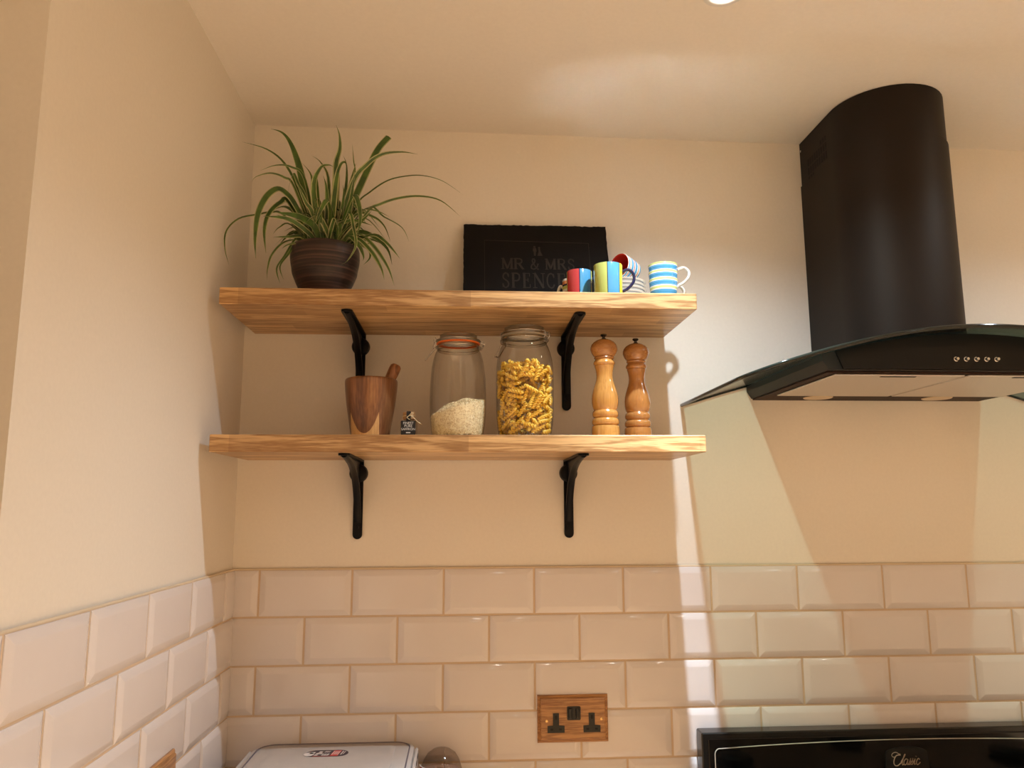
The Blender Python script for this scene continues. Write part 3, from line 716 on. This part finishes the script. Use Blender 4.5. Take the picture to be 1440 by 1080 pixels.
def mug(name, loc, r, h, mat, inner, handle_mat, hang, lab, group, rot=(0, 0, 0), taper=.96, hs=1.0):
    e = empty(name, loc, rot, lab, 'mug', group)
    m = MB(); t_ = .0028
    prof = [(0, .0015), (r*taper*.86, .0015), (r*taper*.9, 0), (r*taper*.97, .002), (r*taper, .006), (r*(taper+1)/2, h*.5), (r, h-.0015), (r-.0008, h), (r-t_*.8, h-.0002), (r-t_, h-.002), (r*(taper+1)/2-t_, h*.5), (r*taper-t_, .006), (0, .004)]
    m.lathe(prof, 48, mis=[0]*7+[1]*5); m.build('cup_body', [mat, inner], e, smooth=45)
    if hang is not None:
        a = math.radians(hang); d = Vector((math.cos(a), math.sin(a), 0)); R_ = h*.33*hs
        pts = [d*(r*.985)+Vector((0, 0, h*.80)), d*(r+R_*.55)+Vector((0, 0, h*.86)), d*(r+R_*1.0)+Vector((0, 0, h*.70)), d*(r+R_*.95)+Vector((0, 0, h*.48)), d*(r+R_*.45)+Vector((0, 0, h*.28)), d*(r*.975)+Vector((0, 0, h*.20))]
        m = MB(); m.tube(smooth_path(pts, 6), .0033, 10, sx=1.35); m.build('handle', handle_mat, e, smooth=60)
    return e
v1 = band_mat('vertical_panels_red_blue', [(0, YEL), (A(-150), NAV), (A(-147), BLU), (A(-92), LIM), (A(-80), RED), (A(-10), NAV), (A(-7), BLU), (A(52), NAV), (A(55), LIM), (A(110), YEL)], 'a')
v2 = band_mat('vertical_panels_green_blue_yellow', [(0, RED), (A(-140), BLU), (A(-95), NAV), (A(-92), LIM), (A(-15), NAV), (A(-11.5), BLU), (A(38), NAV), (A(41), YEL), (A(85), RED)], 'a')
h3 = band_mat('horizontal_bands_blue_cream', [(0, BLU), (.12, WHT), (.16, CREAM), (.27, WHT), (.31, BLU), (.44, MID), (.46, BLU), (.55, WHT), (.59, CREAM), (.67, WHT), (.71, BLU), (.775, MID), (.80, BLU), (.865, WHT), (.895, CREAM)], 'z', .062)
h4 = band_mat('fine_bands_red_blue', [(0, BLU), (.10, WHT), (.15, ORG), (.22, WHT), (.28, BLU), (.42, WHT), (.47, RED), (.52, WHT), (.57, BLU), (.70, WHT), (.75, ORG), (.80, WHT), (.84, BLU), (.92, WHT), (.95, ORG)], 'z', .05)
h5 = band_mat('bands_orange_green', [(0, RED), (.2, WHT), (.28, LIM), (.40, NAV), (.46, ORG), (.56, WHT), (.64, LIM), (.74, NAV), (.80, ORG), (.90, WHT)], 'z', .072)
MG = 'striped mugs on the upper shelf'
mug('coffee_mug', (.7570, -.172, SUT+.0005), .0278, .0725, v1, M['navy'], M['navy'], 22, 'small mug with red and blue vertical panels in front of the plaque', MG, taper=.97, hs=.7)
mug('coffee_mug', (.8097, -.226, SUT+.0005), .0305, .0705, v2, M['navy'], M['navy'], -8, 'mug with lime, blue and yellow vertical panels and navy handle', MG, taper=.97)
mug('coffee_mug', (.7535, -.1165, SUT+.0005), .0268, .0700, h5, M['white_glaze'], M['white_glaze'], 150, 'small striped mug half hidden behind the red and blue mug', MG, hs=.5)
for k in range(3):
    mug('coffee_cup', (.9460, -.158, SUT+.0005+.0175*k), .0325-.0003*(2-k), .0600, h3, M['white_glaze'], M['white_glaze'], (20, 95, -16)[k], ('lowest of three nested cups with blue and cream bands', 'middle of three nested cups with blue and cream bands', 'topmost of three nested cups with blue and cream bands')[k], 'nested banded cups at the shelf end', taper=.80, hs=1.15)
ORD = ('topmost', 'second from the top', 'third from the top', 'third from the bottom', 'second from the bottom', 'lowest')
band = band_mat('saucer_rim_bands', [(0, (.55, .54, .52, 1)), (.5, WHT), (.72, (.30, .29, .30, 1)), (.82, WHT)], 'z', .0105)
for k in range(6):
    e = empty('saucer', (.8560+random.uniform(-.0008, .0008), -.1435, SUT+.0006+.0090*k), (0, 0, k*.7), label='white saucer, %s of the stack beside the banded cups' % ORD[5-k], cat='saucer', group='stacked saucers')
    m = MB(); m.lathe([(0, .001), (.022, .001), (.024, 0), (.027, .0012), (.042, .0060), (.053, .0098), (.0538, .0104), (.0530, .0112), (.041, .0078), (.026, .0028), (0, .0024)], 56); m.build('saucer_body', band, e, smooth=50)
ax = Vector((-.80, -.58, .10)).normalized(); rotq = Vector((0, 0, 1)).rotation_difference(ax).to_euler()
e = mug('coffee_cup', Vector((.8840, -.1420, .6520)), .0285, .0480, h4, M['red_glaze'], M['white_glaze'], 90, 'small banded cup with red inside, lying on its side on the saucers', MG, rot=rotq, taper=.80, hs=.4)

# ------------------------------------------------------------------ pepper mills
M['mill_wood'] = wood('varnished_beech', (.60, .30, .075, 1), (.46, .21, .05, 1), 2, .55, .16, 1.0, contrast=.12)
M['mill_head'] = wood('varnished_beech_shaded', (.46, .21, .06, 1), (.30, .12, .034, 1), 0, .9, .2, .7, contrast=.5)  # head colour darkened to carry the shade under the upper shelf
M['mill_dark'] = wood('aged_beech', (.46, .20, .052, 1), (.37, .155, .042, 1), 2, .55, .16, 1.0, contrast=.12)
M['knob'] = plain('dark_metal_knob', (.06, .05, .04, 1), .25, metal=.9)
def mill(loc, lab, wm, hm):
    e = empty('pepper_mill', loc, label=lab, cat='pepper mill', group='turned wooden pepper mills')
    k_ = .2237; zb = lambda Y: (.2205-(Y-60)*k_/1000)
    def pr(l): return [(r*k_/1000, zb(Y)) for Y, r in l]
    body = [(1046, 0), (1046, 122), (1042, 128), (1030, 131), (980, 130), (945, 128), (936, 125), (932, 110), (929, 108), (924, 116), (915, 124), (900, 127), (880, 124), (868, 117), (861, 108), (857, 106), (852, 112), (843, 119), (828, 122), (810, 120), (796, 114), (790, 107), (786, 105), (775, 111), (750, 119), (715, 124), (680, 124), (640, 120), (600, 110), (560, 98), (530, 88), (500, 80), (470, 76), (440, 77), (410, 81), (385, 87), (370, 92), (364, 88), (360, 92), (352, 100), (340, 102), (328, 97), (315, 88), (305, 83), (304, 0)]
    m = MB(); m.lathe(pr(body), 48); m.build('mill_body', wm, e, smooth=38)
    head = [(304, 0), (304, 84), (300, 90), (292, 95), (284, 92), (280, 88), (276, 94), (266, 103), (245, 116), (215, 127), (190, 126), (165, 117), (140, 96), (122, 68), (113, 44), (109, 28), (109, 0)]
    m = MB(); m.lathe(pr(head), 48); m.build('mill_head', hm, e, smooth=38)
    m = MB(); m.lathe(pr([(109, 0), (109, 22), (102, 22), (98, 14), (86, 14), (80, 24), (74, 30), (66, 30), (61, 24), (59, 0)]), 24); m.build('knob', M['knob'], e, smooth=38)
mill((.8022, -.2000, SLT+.0003), 'glossy honey-coloured pepper mill, the taller nearer one beside the bracket', M['mill_wood'], M['mill_head'])
mill((.8795, -.1600, SLT+.0003), 'glossy brown pepper mill nearest the right end of the lower shelf', M['mill_dark'], M['mill_head'])

# ------------------------------------------------------------------ glass jars
M['jar_glass'] = thin_glass('jar_glass', (.985, .985, .975, 1), (.32, .30, .27, 1), 1.0, .015, 1.5, .13)
M['jar_rim'] = thin_glass('thick_jar_glass', (.90, .90, .87, 1), (.45, .43, .39, 1), 1.2, .03, 1.5, .3)
M['rubber'] = plain('orange_rubber', (.85, .17, .02, 1), .45)
M['rubber_clear'] = plain('pale_rubber', (.40, .34, .27, 1), .4)
M['wire'] = plain('steel_wire', (.55, .53, .50, 1), .2, metal=1)
def jar(loc, prof, neck_r, zn, ztop, ring, lab, rotz, clip_side):
    e = empty('glass_jar', loc, (0, 0, rotz), lab, 'jar', 'clip-top glass storage jars')
    m = MB(); m.lathe(prof, 64); m.build('jar_body', M['jar_glass'], e, smooth=60)
    m = MB(); m.lathe([(neck_r-.001, zn-.014), (neck_r+.001, zn-.012), (neck_r+.0028, zn-.009), (neck_r+.0028, zn-.005), (neck_r+.0005, zn-.003), (neck_r, zn)], 56); m.build('neck_bead', M['jar_rim'], e, smooth=50)
    m = MB(); m.lathe([(neck_r-.006, zn), (neck_r+.0015, zn), (neck_r+.0025, zn+.0014), (neck_r+.0015, zn+.0030), (neck_r-.006, zn+.0030)], 56); m.build('seal_ring', ring, e, smooth=50)
    h = ztop-zn
    m = MB(); m.lathe([(neck_r-.006, zn+.0032), (neck_r+.0015, zn+.0034), (neck_r+.003, zn+.0055), (neck_r+.002, zn+.0085), (neck_r-.003, zn+.0095), (neck_r-.0045, zn+h*.6), (neck_r-.0045, zn+h-.002), (neck_r-.008, zn+h), (neck_r-.014, zn+h-.0015), (0, zn+h-.002)], 56); lid = m.build('lid', M['jar_rim'], e, smooth=50)
    # wire bail: hoop round the neck and over the lid, hinge at +x, lever at -x
    m = MB(); rr = neck_r+.0042
    m.tube([(rr*math.cos(2*PI*k/40), rr*math.sin(2*PI*k/40), zn-.0068) for k in range(40)], .0009, 6, closed=True)
    m.tube([((neck_r+.0035)*math.cos(2*PI*k/40), (neck_r+.0035)*math.sin(2*PI*k/40), zn+.0075) for k in range(40)], .0009, 6, closed=True); m.build('wire_band', M['wire'], e, smooth=60)
    m = MB(); hx = neck_r+.007
    for s in (-1, 1):
        m.tube(smooth_path([(neck_r+.003, s*.009, zn+.0075), (hx+.003, s*.009, zn+.006), (hx+.004, s*.008, zn-.001), (hx, s*.008, zn-.007), (neck_r+.004, s*.009, zn-.007)], 4), .0010, 6)
    m.tube([(hx+.003, -.011, zn+.001), (hx+.003, .011, zn+.001)], .0012, 6); m.build('hinge', M['wire'], e, smooth=60)
    m = MB(); q = -neck_r
    for s in (-1, 1):
        m.tube(smooth_path([(q-.003, s*.010, zn+.0075), (q-.007, s*.010, zn+.012), (q-.0065, s*.009, zn+.002), (q-.009, s*.008, zn-.006), (q-.005, s*.008, zn-.011)], 4), .0010, 6)
        m.tube(smooth_path([(q-.006, s*.008, zn-.010), (q-.014, s*.0075, zn-.020), (q-.025, s*.007, zn-.034)], 4), .0013, 6)
    m.tube([(q-.025, -.0075, zn-.034), (q-.025, .0075, zn-.034)], .0016, 6); m.tube([(q-.0065, -.011, zn+.0005), (q-.0065, .011, zn+.0005)], .0012, 6); m.build('clip_lever', M['wire'], e, smooth=60)
    return e
rp = [(0, .0035), (.040, .0025), (.046, 0), (.0515, .003), (.0545, .012), (.0570, .030), (.0588, .055), (.0592, .080), (.0588, .105), (.0575, .130), (.0555, .150), (.0525, .168), (.0490, .180), (.0455, .187), (.0435, .190), (.0435, .2005)]
jar((.4952, -.170, SLT+.0004), rp, .0440, .2005, .2215, M['rubber'], 'clip-top glass jar with orange seal, part filled with rice', math.radians(8), -1)
pp2 = [(0, .0035), (.042, .0025), (.047, 0), (.0520, .003), (.0555, .012), (.0585, .030), (.0600, .055), (.0605, .090), (.0605, .130), (.0600, .148), (.0580, .165), (.0545, .180), (.0505, .192), (.0475, .199), (.0465, .203), (.0465, .2145)]
jar((.6352, -.185, SLT+.0004), pp2, .0470, .2145, .2360, M['rubber_clear'], 'taller clip-top glass jar filled with fusilli pasta, beside the bracket', math.radians(-38), 1)

# rice: a mound with its skin of separate grains, one uncountable stuff
def jr(prof, z):
    P = [p for p in prof if p[0] > .03]
    for (a, za), (c, zc) in zip(P, P[1:]):
        if za <= z <= zc: return a+(c-a)*(z-za)/(zc-za+1e-9)
    return P[-1][0]
def rice_mat():
    t = NT('white_rice'); g = t.n('ShaderNodeNewGeometry')
    t.l(t.ramp(g.outputs['Random Per Island'], [(0, (.58, .43, .22, 1)), (.5, (.88, .75, .47, 1)), (1, (1.0, .92, .68, 1))]), t.p.inputs['Base Color']); t.p.inputs['Roughness'].default_value = .45; return t.m
M['rice'] = rice_mat()
def rice_top(x, y): # higher on the right and middle
    r2 = (x*x+y*y)/.0575**2
    return .078+.30*x-.018*r2+.0016*math.sin(x*160+y*90)-.05*y*0
m = MB(); nR = 22; nA = 56; V = [(0, 0, rice_top(0, 0))]; F = []
for i in range(1, nR+1):
    for k in range(nA):
        a = 2*PI*k/nA; rr = i/nR; zz = None
        x = .0570*rr*math.cos(a); y = .0570*rr*math.sin(a); V.append((x, y, rice_top(x, y)))
for k in range(nA): F.append((0, 1+k, 1+(k+1) % nA))
for i in range(nR-1):
    for k in range(nA): F.append((1+i*nA+k, 1+(i+1)*nA+k, 1+(i+1)*nA+(k+1) % nA, 1+i*nA+(k+1) % nA))
bs = 1+(nR-1)*nA; prev = [bs+k for k in range(nA)]
for j in range(1, 7):
    cur = []
    for k in range(nA):
        a = 2*PI*k/nA; x = .0570*math.cos(a); y = .0570*math.sin(a); zt_ = rice_top(x, y); z = zt_+(.006-zt_)*j/6; r_ = jr(rp, z)-.0018
        V.append((r_*math.cos(a), r_*math.sin(a), z)); cur.append(len(V)-1)
    for k in range(nA): F.append((prev[k], cur[k], cur[(k+1) % nA], prev[(k+1) % nA]))
    prev = cur
F.append(tuple(prev)); m.add(V, F)
def grain(p, d, nrm, s=1.0):
    d = d.normalized(); a = d.orthogonal().normalized(); c = d.cross(a); L_ = .0032*s; w = .00095*s
    V = [p-d*L_]+[p-d*L_*.45+(a*math.cos(t)+c*math.sin(t))*w for t in (0, PI/2, PI, 1.5*PI)]+[p+d*L_*.45+(a*math.cos(t)+c*math.sin(t))*w for t in (0, PI/2, PI, 1.5*PI)]+[p+d*L_]
    F = [(0, 1+(k+1) % 4, 1+k) for k in range(4)]+[(1+k, 1+(k+1) % 4, 5+(k+1) % 4, 5+k) for k in range(4)]+[(9, 5+k, 5+(k+1) % 4) for k in range(4)]
    m.add(V, F)
for i in range(5200):
    if i % 3 == 0:
        a = random.uniform(0, 2*PI); r_ = .055*math.sqrt(random.random()); x, y = r_*math.cos(a), r_*math.sin(a)
        grain(Vector((x, y, rice_top(x, y)+random.uniform(-.0004, .0009))), Vector((random.gauss(0, 1), random.gauss(0, 1), random.gauss(0, .35))), None)
    else:
        a = random.uniform(PI*.85, PI*2.15); zt_ = rice_top(.055*math.cos(a), .055*math.sin(a)); z = random.uniform(.005, zt_); r_ = jr(rp, z)-.0021
        tn = Vector((-math.sin(a), math.cos(a), 0)); th = random.uniform(0, PI)
        grain(Vector((r_*math.cos(a), r_*math.sin(a), z)), tn*math.cos(th)+Vector((0, 0, 1))*math.sin(th), None)
me = bpy.data.meshes.new('rice'); me.from_pydata([tuple(v) for v in m.v], [], m.f); me.materials.append(M['rice'])
tag(link('rice', me, None, (.4952, -.170, SLT+.0012)), 'white rice filling the lower third of the orange-sealed jar', 'rice', kind='stuff')

# fusilli: separate pieces relaxed against each other inside the jar
M['pasta'] = plain('durum_pasta', (1.0, .66, .09, 1), .42, spec=.4, bump=(300, .2, .0004))
V = []; F = []; nr = 26; lob = 6
for i in range(nr+1):
    t_ = i/nr; z = -.0170+.034*t_; tw = t_*2*PI*1.8; sc = min(1, .55+4*min(t_, 1-t_))
    for k in range(lob*2):
        a = 2*PI*k/(lob*2); q = .5+.5*math.cos(3*a); r_ = (.0015+.0038*q**1.3)*sc
        V.append((r_*math.cos(a+tw), r_*math.sin(a+tw), z))
K = lob*2
for i in range(nr):
    for k in range(K): F.append((i*K+k, i*K+(k+1) % K, (i+1)*K+(k+1) % K, (i+1)*K+k))
F += [tuple(range(K))[::-1], tuple(nr*K+k for k in range(K))]
fus = bpy.data.meshes.new('fusilli'); fus.from_pydata(V, [], F); fus.materials.append(M['pasta']); fus.polygons.foreach_set('use_smooth', [True]*len(fus.polygons))
NP_ = 250; HL = .0120
ang = rng.uniform(0, 2*PI, NP_); rad = np.where(rng.random(NP_) < .72, rng.uniform(.043, .053, NP_), rng.uniform(.012, .04, NP_)); zz = rng.uniform(.010, .150, NP_)
topm = rng.random(NP_) < .16; rad[topm] = rng.uniform(0, .048, topm.sum()); zz[topm] = rng.uniform(.135, .156, topm.sum())
ctr = np.stack([rad*np.cos(ang), rad*np.sin(ang), zz], 1); dr = rng.normal(size=(NP_, 3))
# outer ones lie along the glass
er = np.stack([np.cos(ang), np.sin(ang), 0*ang], 1); outm = rad > .042
dr[outm] -= .85*er[outm]*(dr[outm]*er[outm]).sum(1, keepdims=True); dr /= np.linalg.norm(dr, axis=1, keepdims=True)
E_ = np.stack([ctr-dr*HL, ctr+dr*HL], 1)
tt = np.array([0, .5, 1.0]); RS = .0053
prz = np.array([p[1] for p in pp2[2:]]); prr = np.array([p[0] for p in pp2[2:]])
for it in range(110):
    S = E_[:, 0:1]*(1-tt)[None, :, None]+E_[:, 1:2]*tt[None, :, None]; Q = S.reshape(-1, 3); own = np.repeat(np.arange(NP_), 3)
    D = Q[:, None]-Q[None]; d2 = np.sqrt((D**2).sum(-1))+1e-9; ov = np.clip(2*RS*.92-d2, 0, None); ov[own[:, None] == own[None]] = 0
    push = (D/d2[..., None]*ov[..., None]*.32).sum(1)
    R0 = np.hypot(Q[:, 0], Q[:, 1])+1e-9; Rm = np.interp(Q[:, 2], prz, prr)-RS-.0006; ex = np.clip(R0-Rm, 0, None)
    push[:, :2] -= Q[:, :2]/R0[:, None]*ex[:, None]
    push[:, 2] += np.clip(.0045+RS-Q[:, 2], 0, None); push[:, 2] -= np.clip(Q[:, 2]-(.160-.004*(R0/.05)), 0, None)*.7
    pu = push.reshape(NP_, 3, 3); E_[:, 0] += pu[:, 0]+.5*pu[:, 1]; E_[:, 1] += pu[:, 2]+.5*pu[:, 1]
    mid = E_.mean(1); dv = E_[:, 1]-E_[:, 0]; dv /= np.linalg.norm(dv, axis=1, keepdims=True)+1e-9; E_[:, 0] = mid-dv*HL; E_[:, 1] = mid+dv*HL
for i in range(NP_):
    mid = E_[i].mean(0); dv = Vector(E_[i, 1]-E_[i, 0]).normalized()
    o = link('fusilli', fus, None, Vector(mid)+Vector((.6352, -.185, SLT+.0004)))
    o.rotation_euler = (Vector((0, 0, 1)).rotation_difference(dv) @ Euler((0, 0, random.uniform(0, 6))).to_quaternion()).to_euler()
    tag(o, 'yellow spiral fusilli piece inside the tall glass pasta jar', 'pasta', 'fusilli in the tall jar')

# ------------------------------------------------------------------ mortar, pestle, saffron
def mortar_mat():
    t = NT('acacia_wood'); co = t.coord((34, 34, 5)); n1 = t.n('ShaderNodeTexNoise'); n1.inputs['Scale'].default_value = 1; n1.inputs['Detail'].default_value = 4; t.l(co, n1.inputs[0])
    n2 = t.n('ShaderNodeTexNoise'); n2.inputs['Scale'].default_value = 1; n2.inputs['Detail'].default_value = 3; t.l(t.coord((260, 260, 14)), n2.inputs[0])
    base = t.ramp(t.math('ADD', t.math('MULTIPLY', n1.outputs[0], .6), t.math('MULTIPLY', n2.outputs[0], .4)), [(.32, (.085, .03, .014, 1)), (.5, (.23, .09, .034, 1)), (.68, (.38, .175, .065, 1))])
    sap = t.ramp(n2.outputs[0], [(.3, (.55, .30, .11, 1)), (.7, (.70, .42, .17, 1))])
    sp = t.n('ShaderNodeSeparateXYZ'); t.l(t.coord(), sp.inputs[0])
    x = t.math('SUBTRACT', sp.outputs[0], -.008)
    par = t.math('ADD', .010, t.math('MULTIPLY', t.math('MULTIPLY', x, x), 50.0))      # tongue of heartwood reaching down
    mask = t.math('LESS_THAN', t.math('ADD', sp.outputs[2], t.math('MULTIPLY', t.math('SUBTRACT', n1.outputs[0], .5), .008)), par)
    inx = t.math('LESS_THAN', t.math('ABSOLUTE', t.math('SUBTRACT', x, 0.0)), .030); front = t.math('LESS_THAN', sp.outputs[1], 0)
    col = t.mix(base, sap, t.math('MULTIPLY', t.math('MULTIPLY', mask, inx), front))
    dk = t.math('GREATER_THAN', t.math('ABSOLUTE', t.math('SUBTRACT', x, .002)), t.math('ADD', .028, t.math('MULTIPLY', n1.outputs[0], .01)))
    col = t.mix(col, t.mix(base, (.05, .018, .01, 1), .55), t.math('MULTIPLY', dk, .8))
    t.l(col, t.p.inputs['Base Color']); t.p.inputs['Roughness'].default_value = .3; t.p.inputs['Coat Weight'].default_value = .35; return t.m
mo = empty('wooden_mortar', (.3104, -.140, SLT+.0003), label='two-tone acacia wood mortar on the left of the lower shelf', cat='mortar')
m = MB(); m.lathe([(0, 0), (.0375, 0), (.0392, .0015), (.0400, .006), (.0455, .040), (.0512, .075), (.0546, .105), (.0556, .1195), (.0555, .125), (.0540, .1285), (.0515, .1295), (.0490, .127), (.0470, .110), (.040, .05), (.030, .025), (0, .018)], 64); m.build('bowl', mortar_mat(), mo, smooth=50)
pe = tag(empty('wooden_pestle', (.3104-.004, -.140, SLT+.021)), 'dark wooden pestle leaning in the mortar', 'pestle')
m = MB(); d = Vector((.050, .012, .118)).normalized(); Lp = .143
m.tube([d*t for t in (.0, .004, .012, .03, .06, .1, Lp-.012, Lp-.004, Lp)], [.006, .012, .0155, .0150, .0115, .0112, .0125, .0118, .0085], 28); m.build('pestle_rod', wood('pestle_wood', (.30, .125, .05, 1), (.14, .05, .02, 1), 2, 1.2, .4), pe, (0, 0, .012), smooth=45)

sf = empty('saffron_bottle', (.3935, -.170, SLT+.0004), label='tiny square glass saffron bottle with cork and black label', cat='bottle')
m = MB(); m.box(-.0170, .0170, -.0170, .0170, 0, .037, ch=.003); m.box(-.0095, .0095, -.0095, .0095, .037, .0425, ch=.002); m.build('bottle_body', M['jar_glass'], sf)
m = MB(); m.box(-.0135, .0135, -.0135, .0135, .003, .020); m.build('saffron', plain('saffron_threads', (.16, .02, .01, 1), .8, bump=(900, 1, .002)), sf)
m = MB(); m.lathe([(0, .0405), (.0120, .0405), (.0128, .042), (.0128, .054), (.012, .0555), (0, .0555)], 24); m.build('cork', plain('cork', (.48, .28, .13, 1), .85, bump=(500, .5, .0008)), sf, smooth=40)
m = MB(); m.box(-.0150, .0150, -.0182, -.0174, .004, .036); m.box(-.0045, .0045, -.0182, -.0174, .036, .040); m.box(-.0045, .0045, -.0150, -.0131, .0395, .0565); m.box(-.0045, .0045, -.0182, -.0131, .0385, .0400); lb = m.build('label', plain('black_label', (.006, .006, .007, 1), .5), sf)
wt_ = plain('white_print', (.75, .72, .66, 1), .6)
for body, size, z in (('FINEST', .0072, .0310), ('PURE', .0072, .0250), ('SAFFRON', .0068, .0185), ('SPICE', .0001, .012)):
    if size < .001: continue
    o = link('lettering', text_mesh(body, size), lb, (0, -.0184, z), (PI/2, 0, 0)); o.data.materials.append(wt_)
m = MB(); m.box(-.0045, .0045, -.0186, -.0183, .0105, .0125); m.box(-.0128, .0128, -.0186, -.0183, .0055, .0060); m.build('printed_lines', wt_, lb)
m = MB()
m.tube([(.0134*math.cos(2*PI*k/20), .0134*math.sin(2*PI*k/20), .0470) for k in range(20)], .0008, 5, closed=True)
m.tube(smooth_path([(.001, -.0155, .047), (.006, -.018, .052), (.010, -.018, .0515), (.004, -.0165, .047)], 4), .0008, 5)
m.tube(smooth_path([(.002, -.0160, .0480), (.010, -.0185, .0430), (.0185, -.019, .0345), (.0275, -.019, .0285)], 4), .0009, 5)
m.tube(smooth_path([(.002, -.0160, .0470), (-.003, -.0185, .0430), (.003, -.019, .0385)], 4), .0008, 5)
m.build('twine', plain('straw_twine', (.75, .60, .36, 1), .8), sf, smooth=60)

# ------------------------------------------------------------------ food box and cellophane pack on the worktop
M['box_plastic'] = plain('milky_plastic', (.52, .48, .45, 1), .28, spec=.5)
M['box_seal'] = plain('grey_blue_seal', (.16, .14, .17, 1), .5)
fb = empty('food_storage_box', (.2420, -.1290, WT+.0005), label='milky plastic food storage box with clip lid and oval sticker on the worktop', cat='food box')
def rbox(m, hx, hy, z0, z1, r, n=7, top=0, mi=0):
    p0 = rrect(-hx, hx, -hy, hy, r, n); N_ = len(p0); rings = [(0, z0), (0, z1-top), (top*.3, z1-top*.3), (top, z1)] if top else [(0, z0), (0, z1)]
    V = []
    for ins, z in rings: V += [(x*(1-ins/hx), y*(1-ins/hy), z) for x, y in p0]
    F = [tuple(range(N_))[::-1], tuple((len(rings)-1)*N_+k for k in range(N_))]
    for i in range(len(rings)-1):
        for k in range(N_): F.append((i*N_+k, i*N_+(k+1) % N_, (i+1)*N_+(k+1) % N_, (i+1)*N_+k))
    m.add(V, F, mi)
m = MB(); rbox(m, .160, .108, 0, .078, .028); m.build('tub', M['box_plastic'], fb, smooth=35)
m = MB(); rbox(m, .167, .115, .080, .094, .042, top=.005); lid = m.build('lid', M['box_plastic'], fb, smooth=35)
m = MB(); m.tube([(x, y, .0942) for x, y in rrect(-.157, .157, -.105, .105, .036, 7)], .0016, 6, closed=True); m.build('seal_line', M['box_seal'], lid, smooth=60)
m = MB(); rbox(m, .128, .080, .0938, .0958, .014, top=.001); m.build('raised_panel', M['box_plastic'], lid, smooth=35)
for s in (-1, 1):
    m = MB(); m.box(min(s*.168, s*.175), max(s*.168, s*.175), -.075, .075, .052, .092, ch=.003); c_ = m.build('clip_flap', M['box_plastic'], fb, smooth=35)
    for y in (-.045, 0, .045):
        m = MB(); m.prism(rrect(y-.010, y+.010, .080, .086, .0025, 4), min(s*.1751, s*.1756), max(s*.1751, s*.1756), 'x'); m.build('hinge_slot', M['slot'], c_)
for s in (-1, 1):
    m = MB(); m.box(-.05, .05, min(s*.1155, s*.121), max(s*.1155, s*.121), .052, .092, ch=.003); m.build('clip_flap', M['box_plastic'], fb, smooth=35)
# oval sticker
stk = M['navy_print'] = plain('navy_sticker', (.025, .012, .03, 1), .35); redp = plain('red_print', (.62, .05, .04, 1), .4)
SX, SY = -.008, .033
m = MB(); m.prism([(SX+x, SY+y) for x, y in rrect(-.043, .043, -.021, .021, .0205, 8)], .0959, .0962, 'z'); sk = m.build('sticker', stk, lid)
m = MB(); m.prism([(SX+x, SY+y) for x, y in ((.008, -.017), (.024, -.017), (.028, .017), (.013, .017))], .0963, .0964, 'z'); m.prism([(SX+x, SY+y) for x, y in ((-.026, -.0195), (.024, -.0195), (.024, -.0180), (-.026, -.0180))], .0963, .0964, 'z'); m.build('red_field', redp, sk)
m = MB()
def q_(x0, x1, y0, y1, sh=.003): m.prism([(SX+x0, SY+y0), (SX+x1, SY+y0), (SX+x1+sh, SY+y1), (SX+x0+sh, SY+y1)], .0965, .0966, 'z')
m.prism([(SX-.035+.0105*math.cos(2*PI*k/20), SY-.006+.0115*math.sin(2*PI*k/20)) for k in range(20)], .0965, .0966, 'z'); q_(-.036, -.026, -.004, .008)
for x0, x1, y0, y1 in ((-.025, -.018, -.015, -.009), (-.023, -.016, -.005, .001), (-.018, -.012, .004, .011), (-.015, -.011, -.006, .002), (-.010, .004, -.016, -.013), (-.010, -.007, -.011, -.004), (-.005, -.002, -.011, -.004), (.000, .004, -.011, -.004),
                       (-.006, -.004, .004, .013), (-.002, .000, .004, .013), (.002, .0035, .004, .013), (.0105, .012, -.012, .012), (.0145, .016, -.010, .010), (.018, .0195, -.010, .010), (.0215, .023, -.012, .012),
                       (.028, .030, -.012, .012), (.0325, .034, -.009, .010)): q_(x0, x1, y0, y1)
m.build('printed_marks', plain('sticker_white', (.80, .74, .70, 1), .5), sk)

tb = empty('cellophane_pack', (.4655, -.060, WT+.0005), label='clear domed pack with red label beside the food box', cat='packet')
M['film'] = thin_glass('clear_film', (.84, .82, .80, 1), (.62, .57, .55, 1), 1.0, .08, 1.4, .3)
m = MB(); prof = [(.040, .0), (.043, .003), (.0440, .035), (.0425, .052), (.0375, .068), (.029, .081), (.017, .089), (.006, .092), (0, .0922)]
m.lathe(prof, 40); m.build('clear_cover', M['film'], tb, smooth=60)
m = MB(); m.box(.0065, .0075, -.0400, .0, .058, .0935); m.build('seam', M['film'], tb)
m = MB(); m.lathe([(0, .001), (.038, .001), (.0385, .004), (.0390, .040), (.0375, .050), (0, .052)], 32); m.build('filling', plain('brown_crumbs', (.35, .20, .13, 1), .8, bump=(300, 1, .003)), tb, smooth=50)
V = []; F = []
for i in range(11):
    a = math.radians(190+i*9.0)
    for z in (.020, .0610): V.append((.0450*math.cos(a), .0450*math.sin(a), z))
for i in range(10): F.append((2*i, 2*i+2, 2*i+3, 2*i+1))
m = MB(); m.add(V, F); o = m.build('label', plain('red_label', (.55, .07, .04, 1), .45), tb)
m = MB()
for z in (.0610, .022): m.tube([(.0452*math.cos(math.radians(190+i*9)), .0452*math.sin(math.radians(190+i*9)), z) for i in range(11)], .0010, 5)
m.build('label_border', plain('white_border', (.8, .74, .7, 1), .5), o)
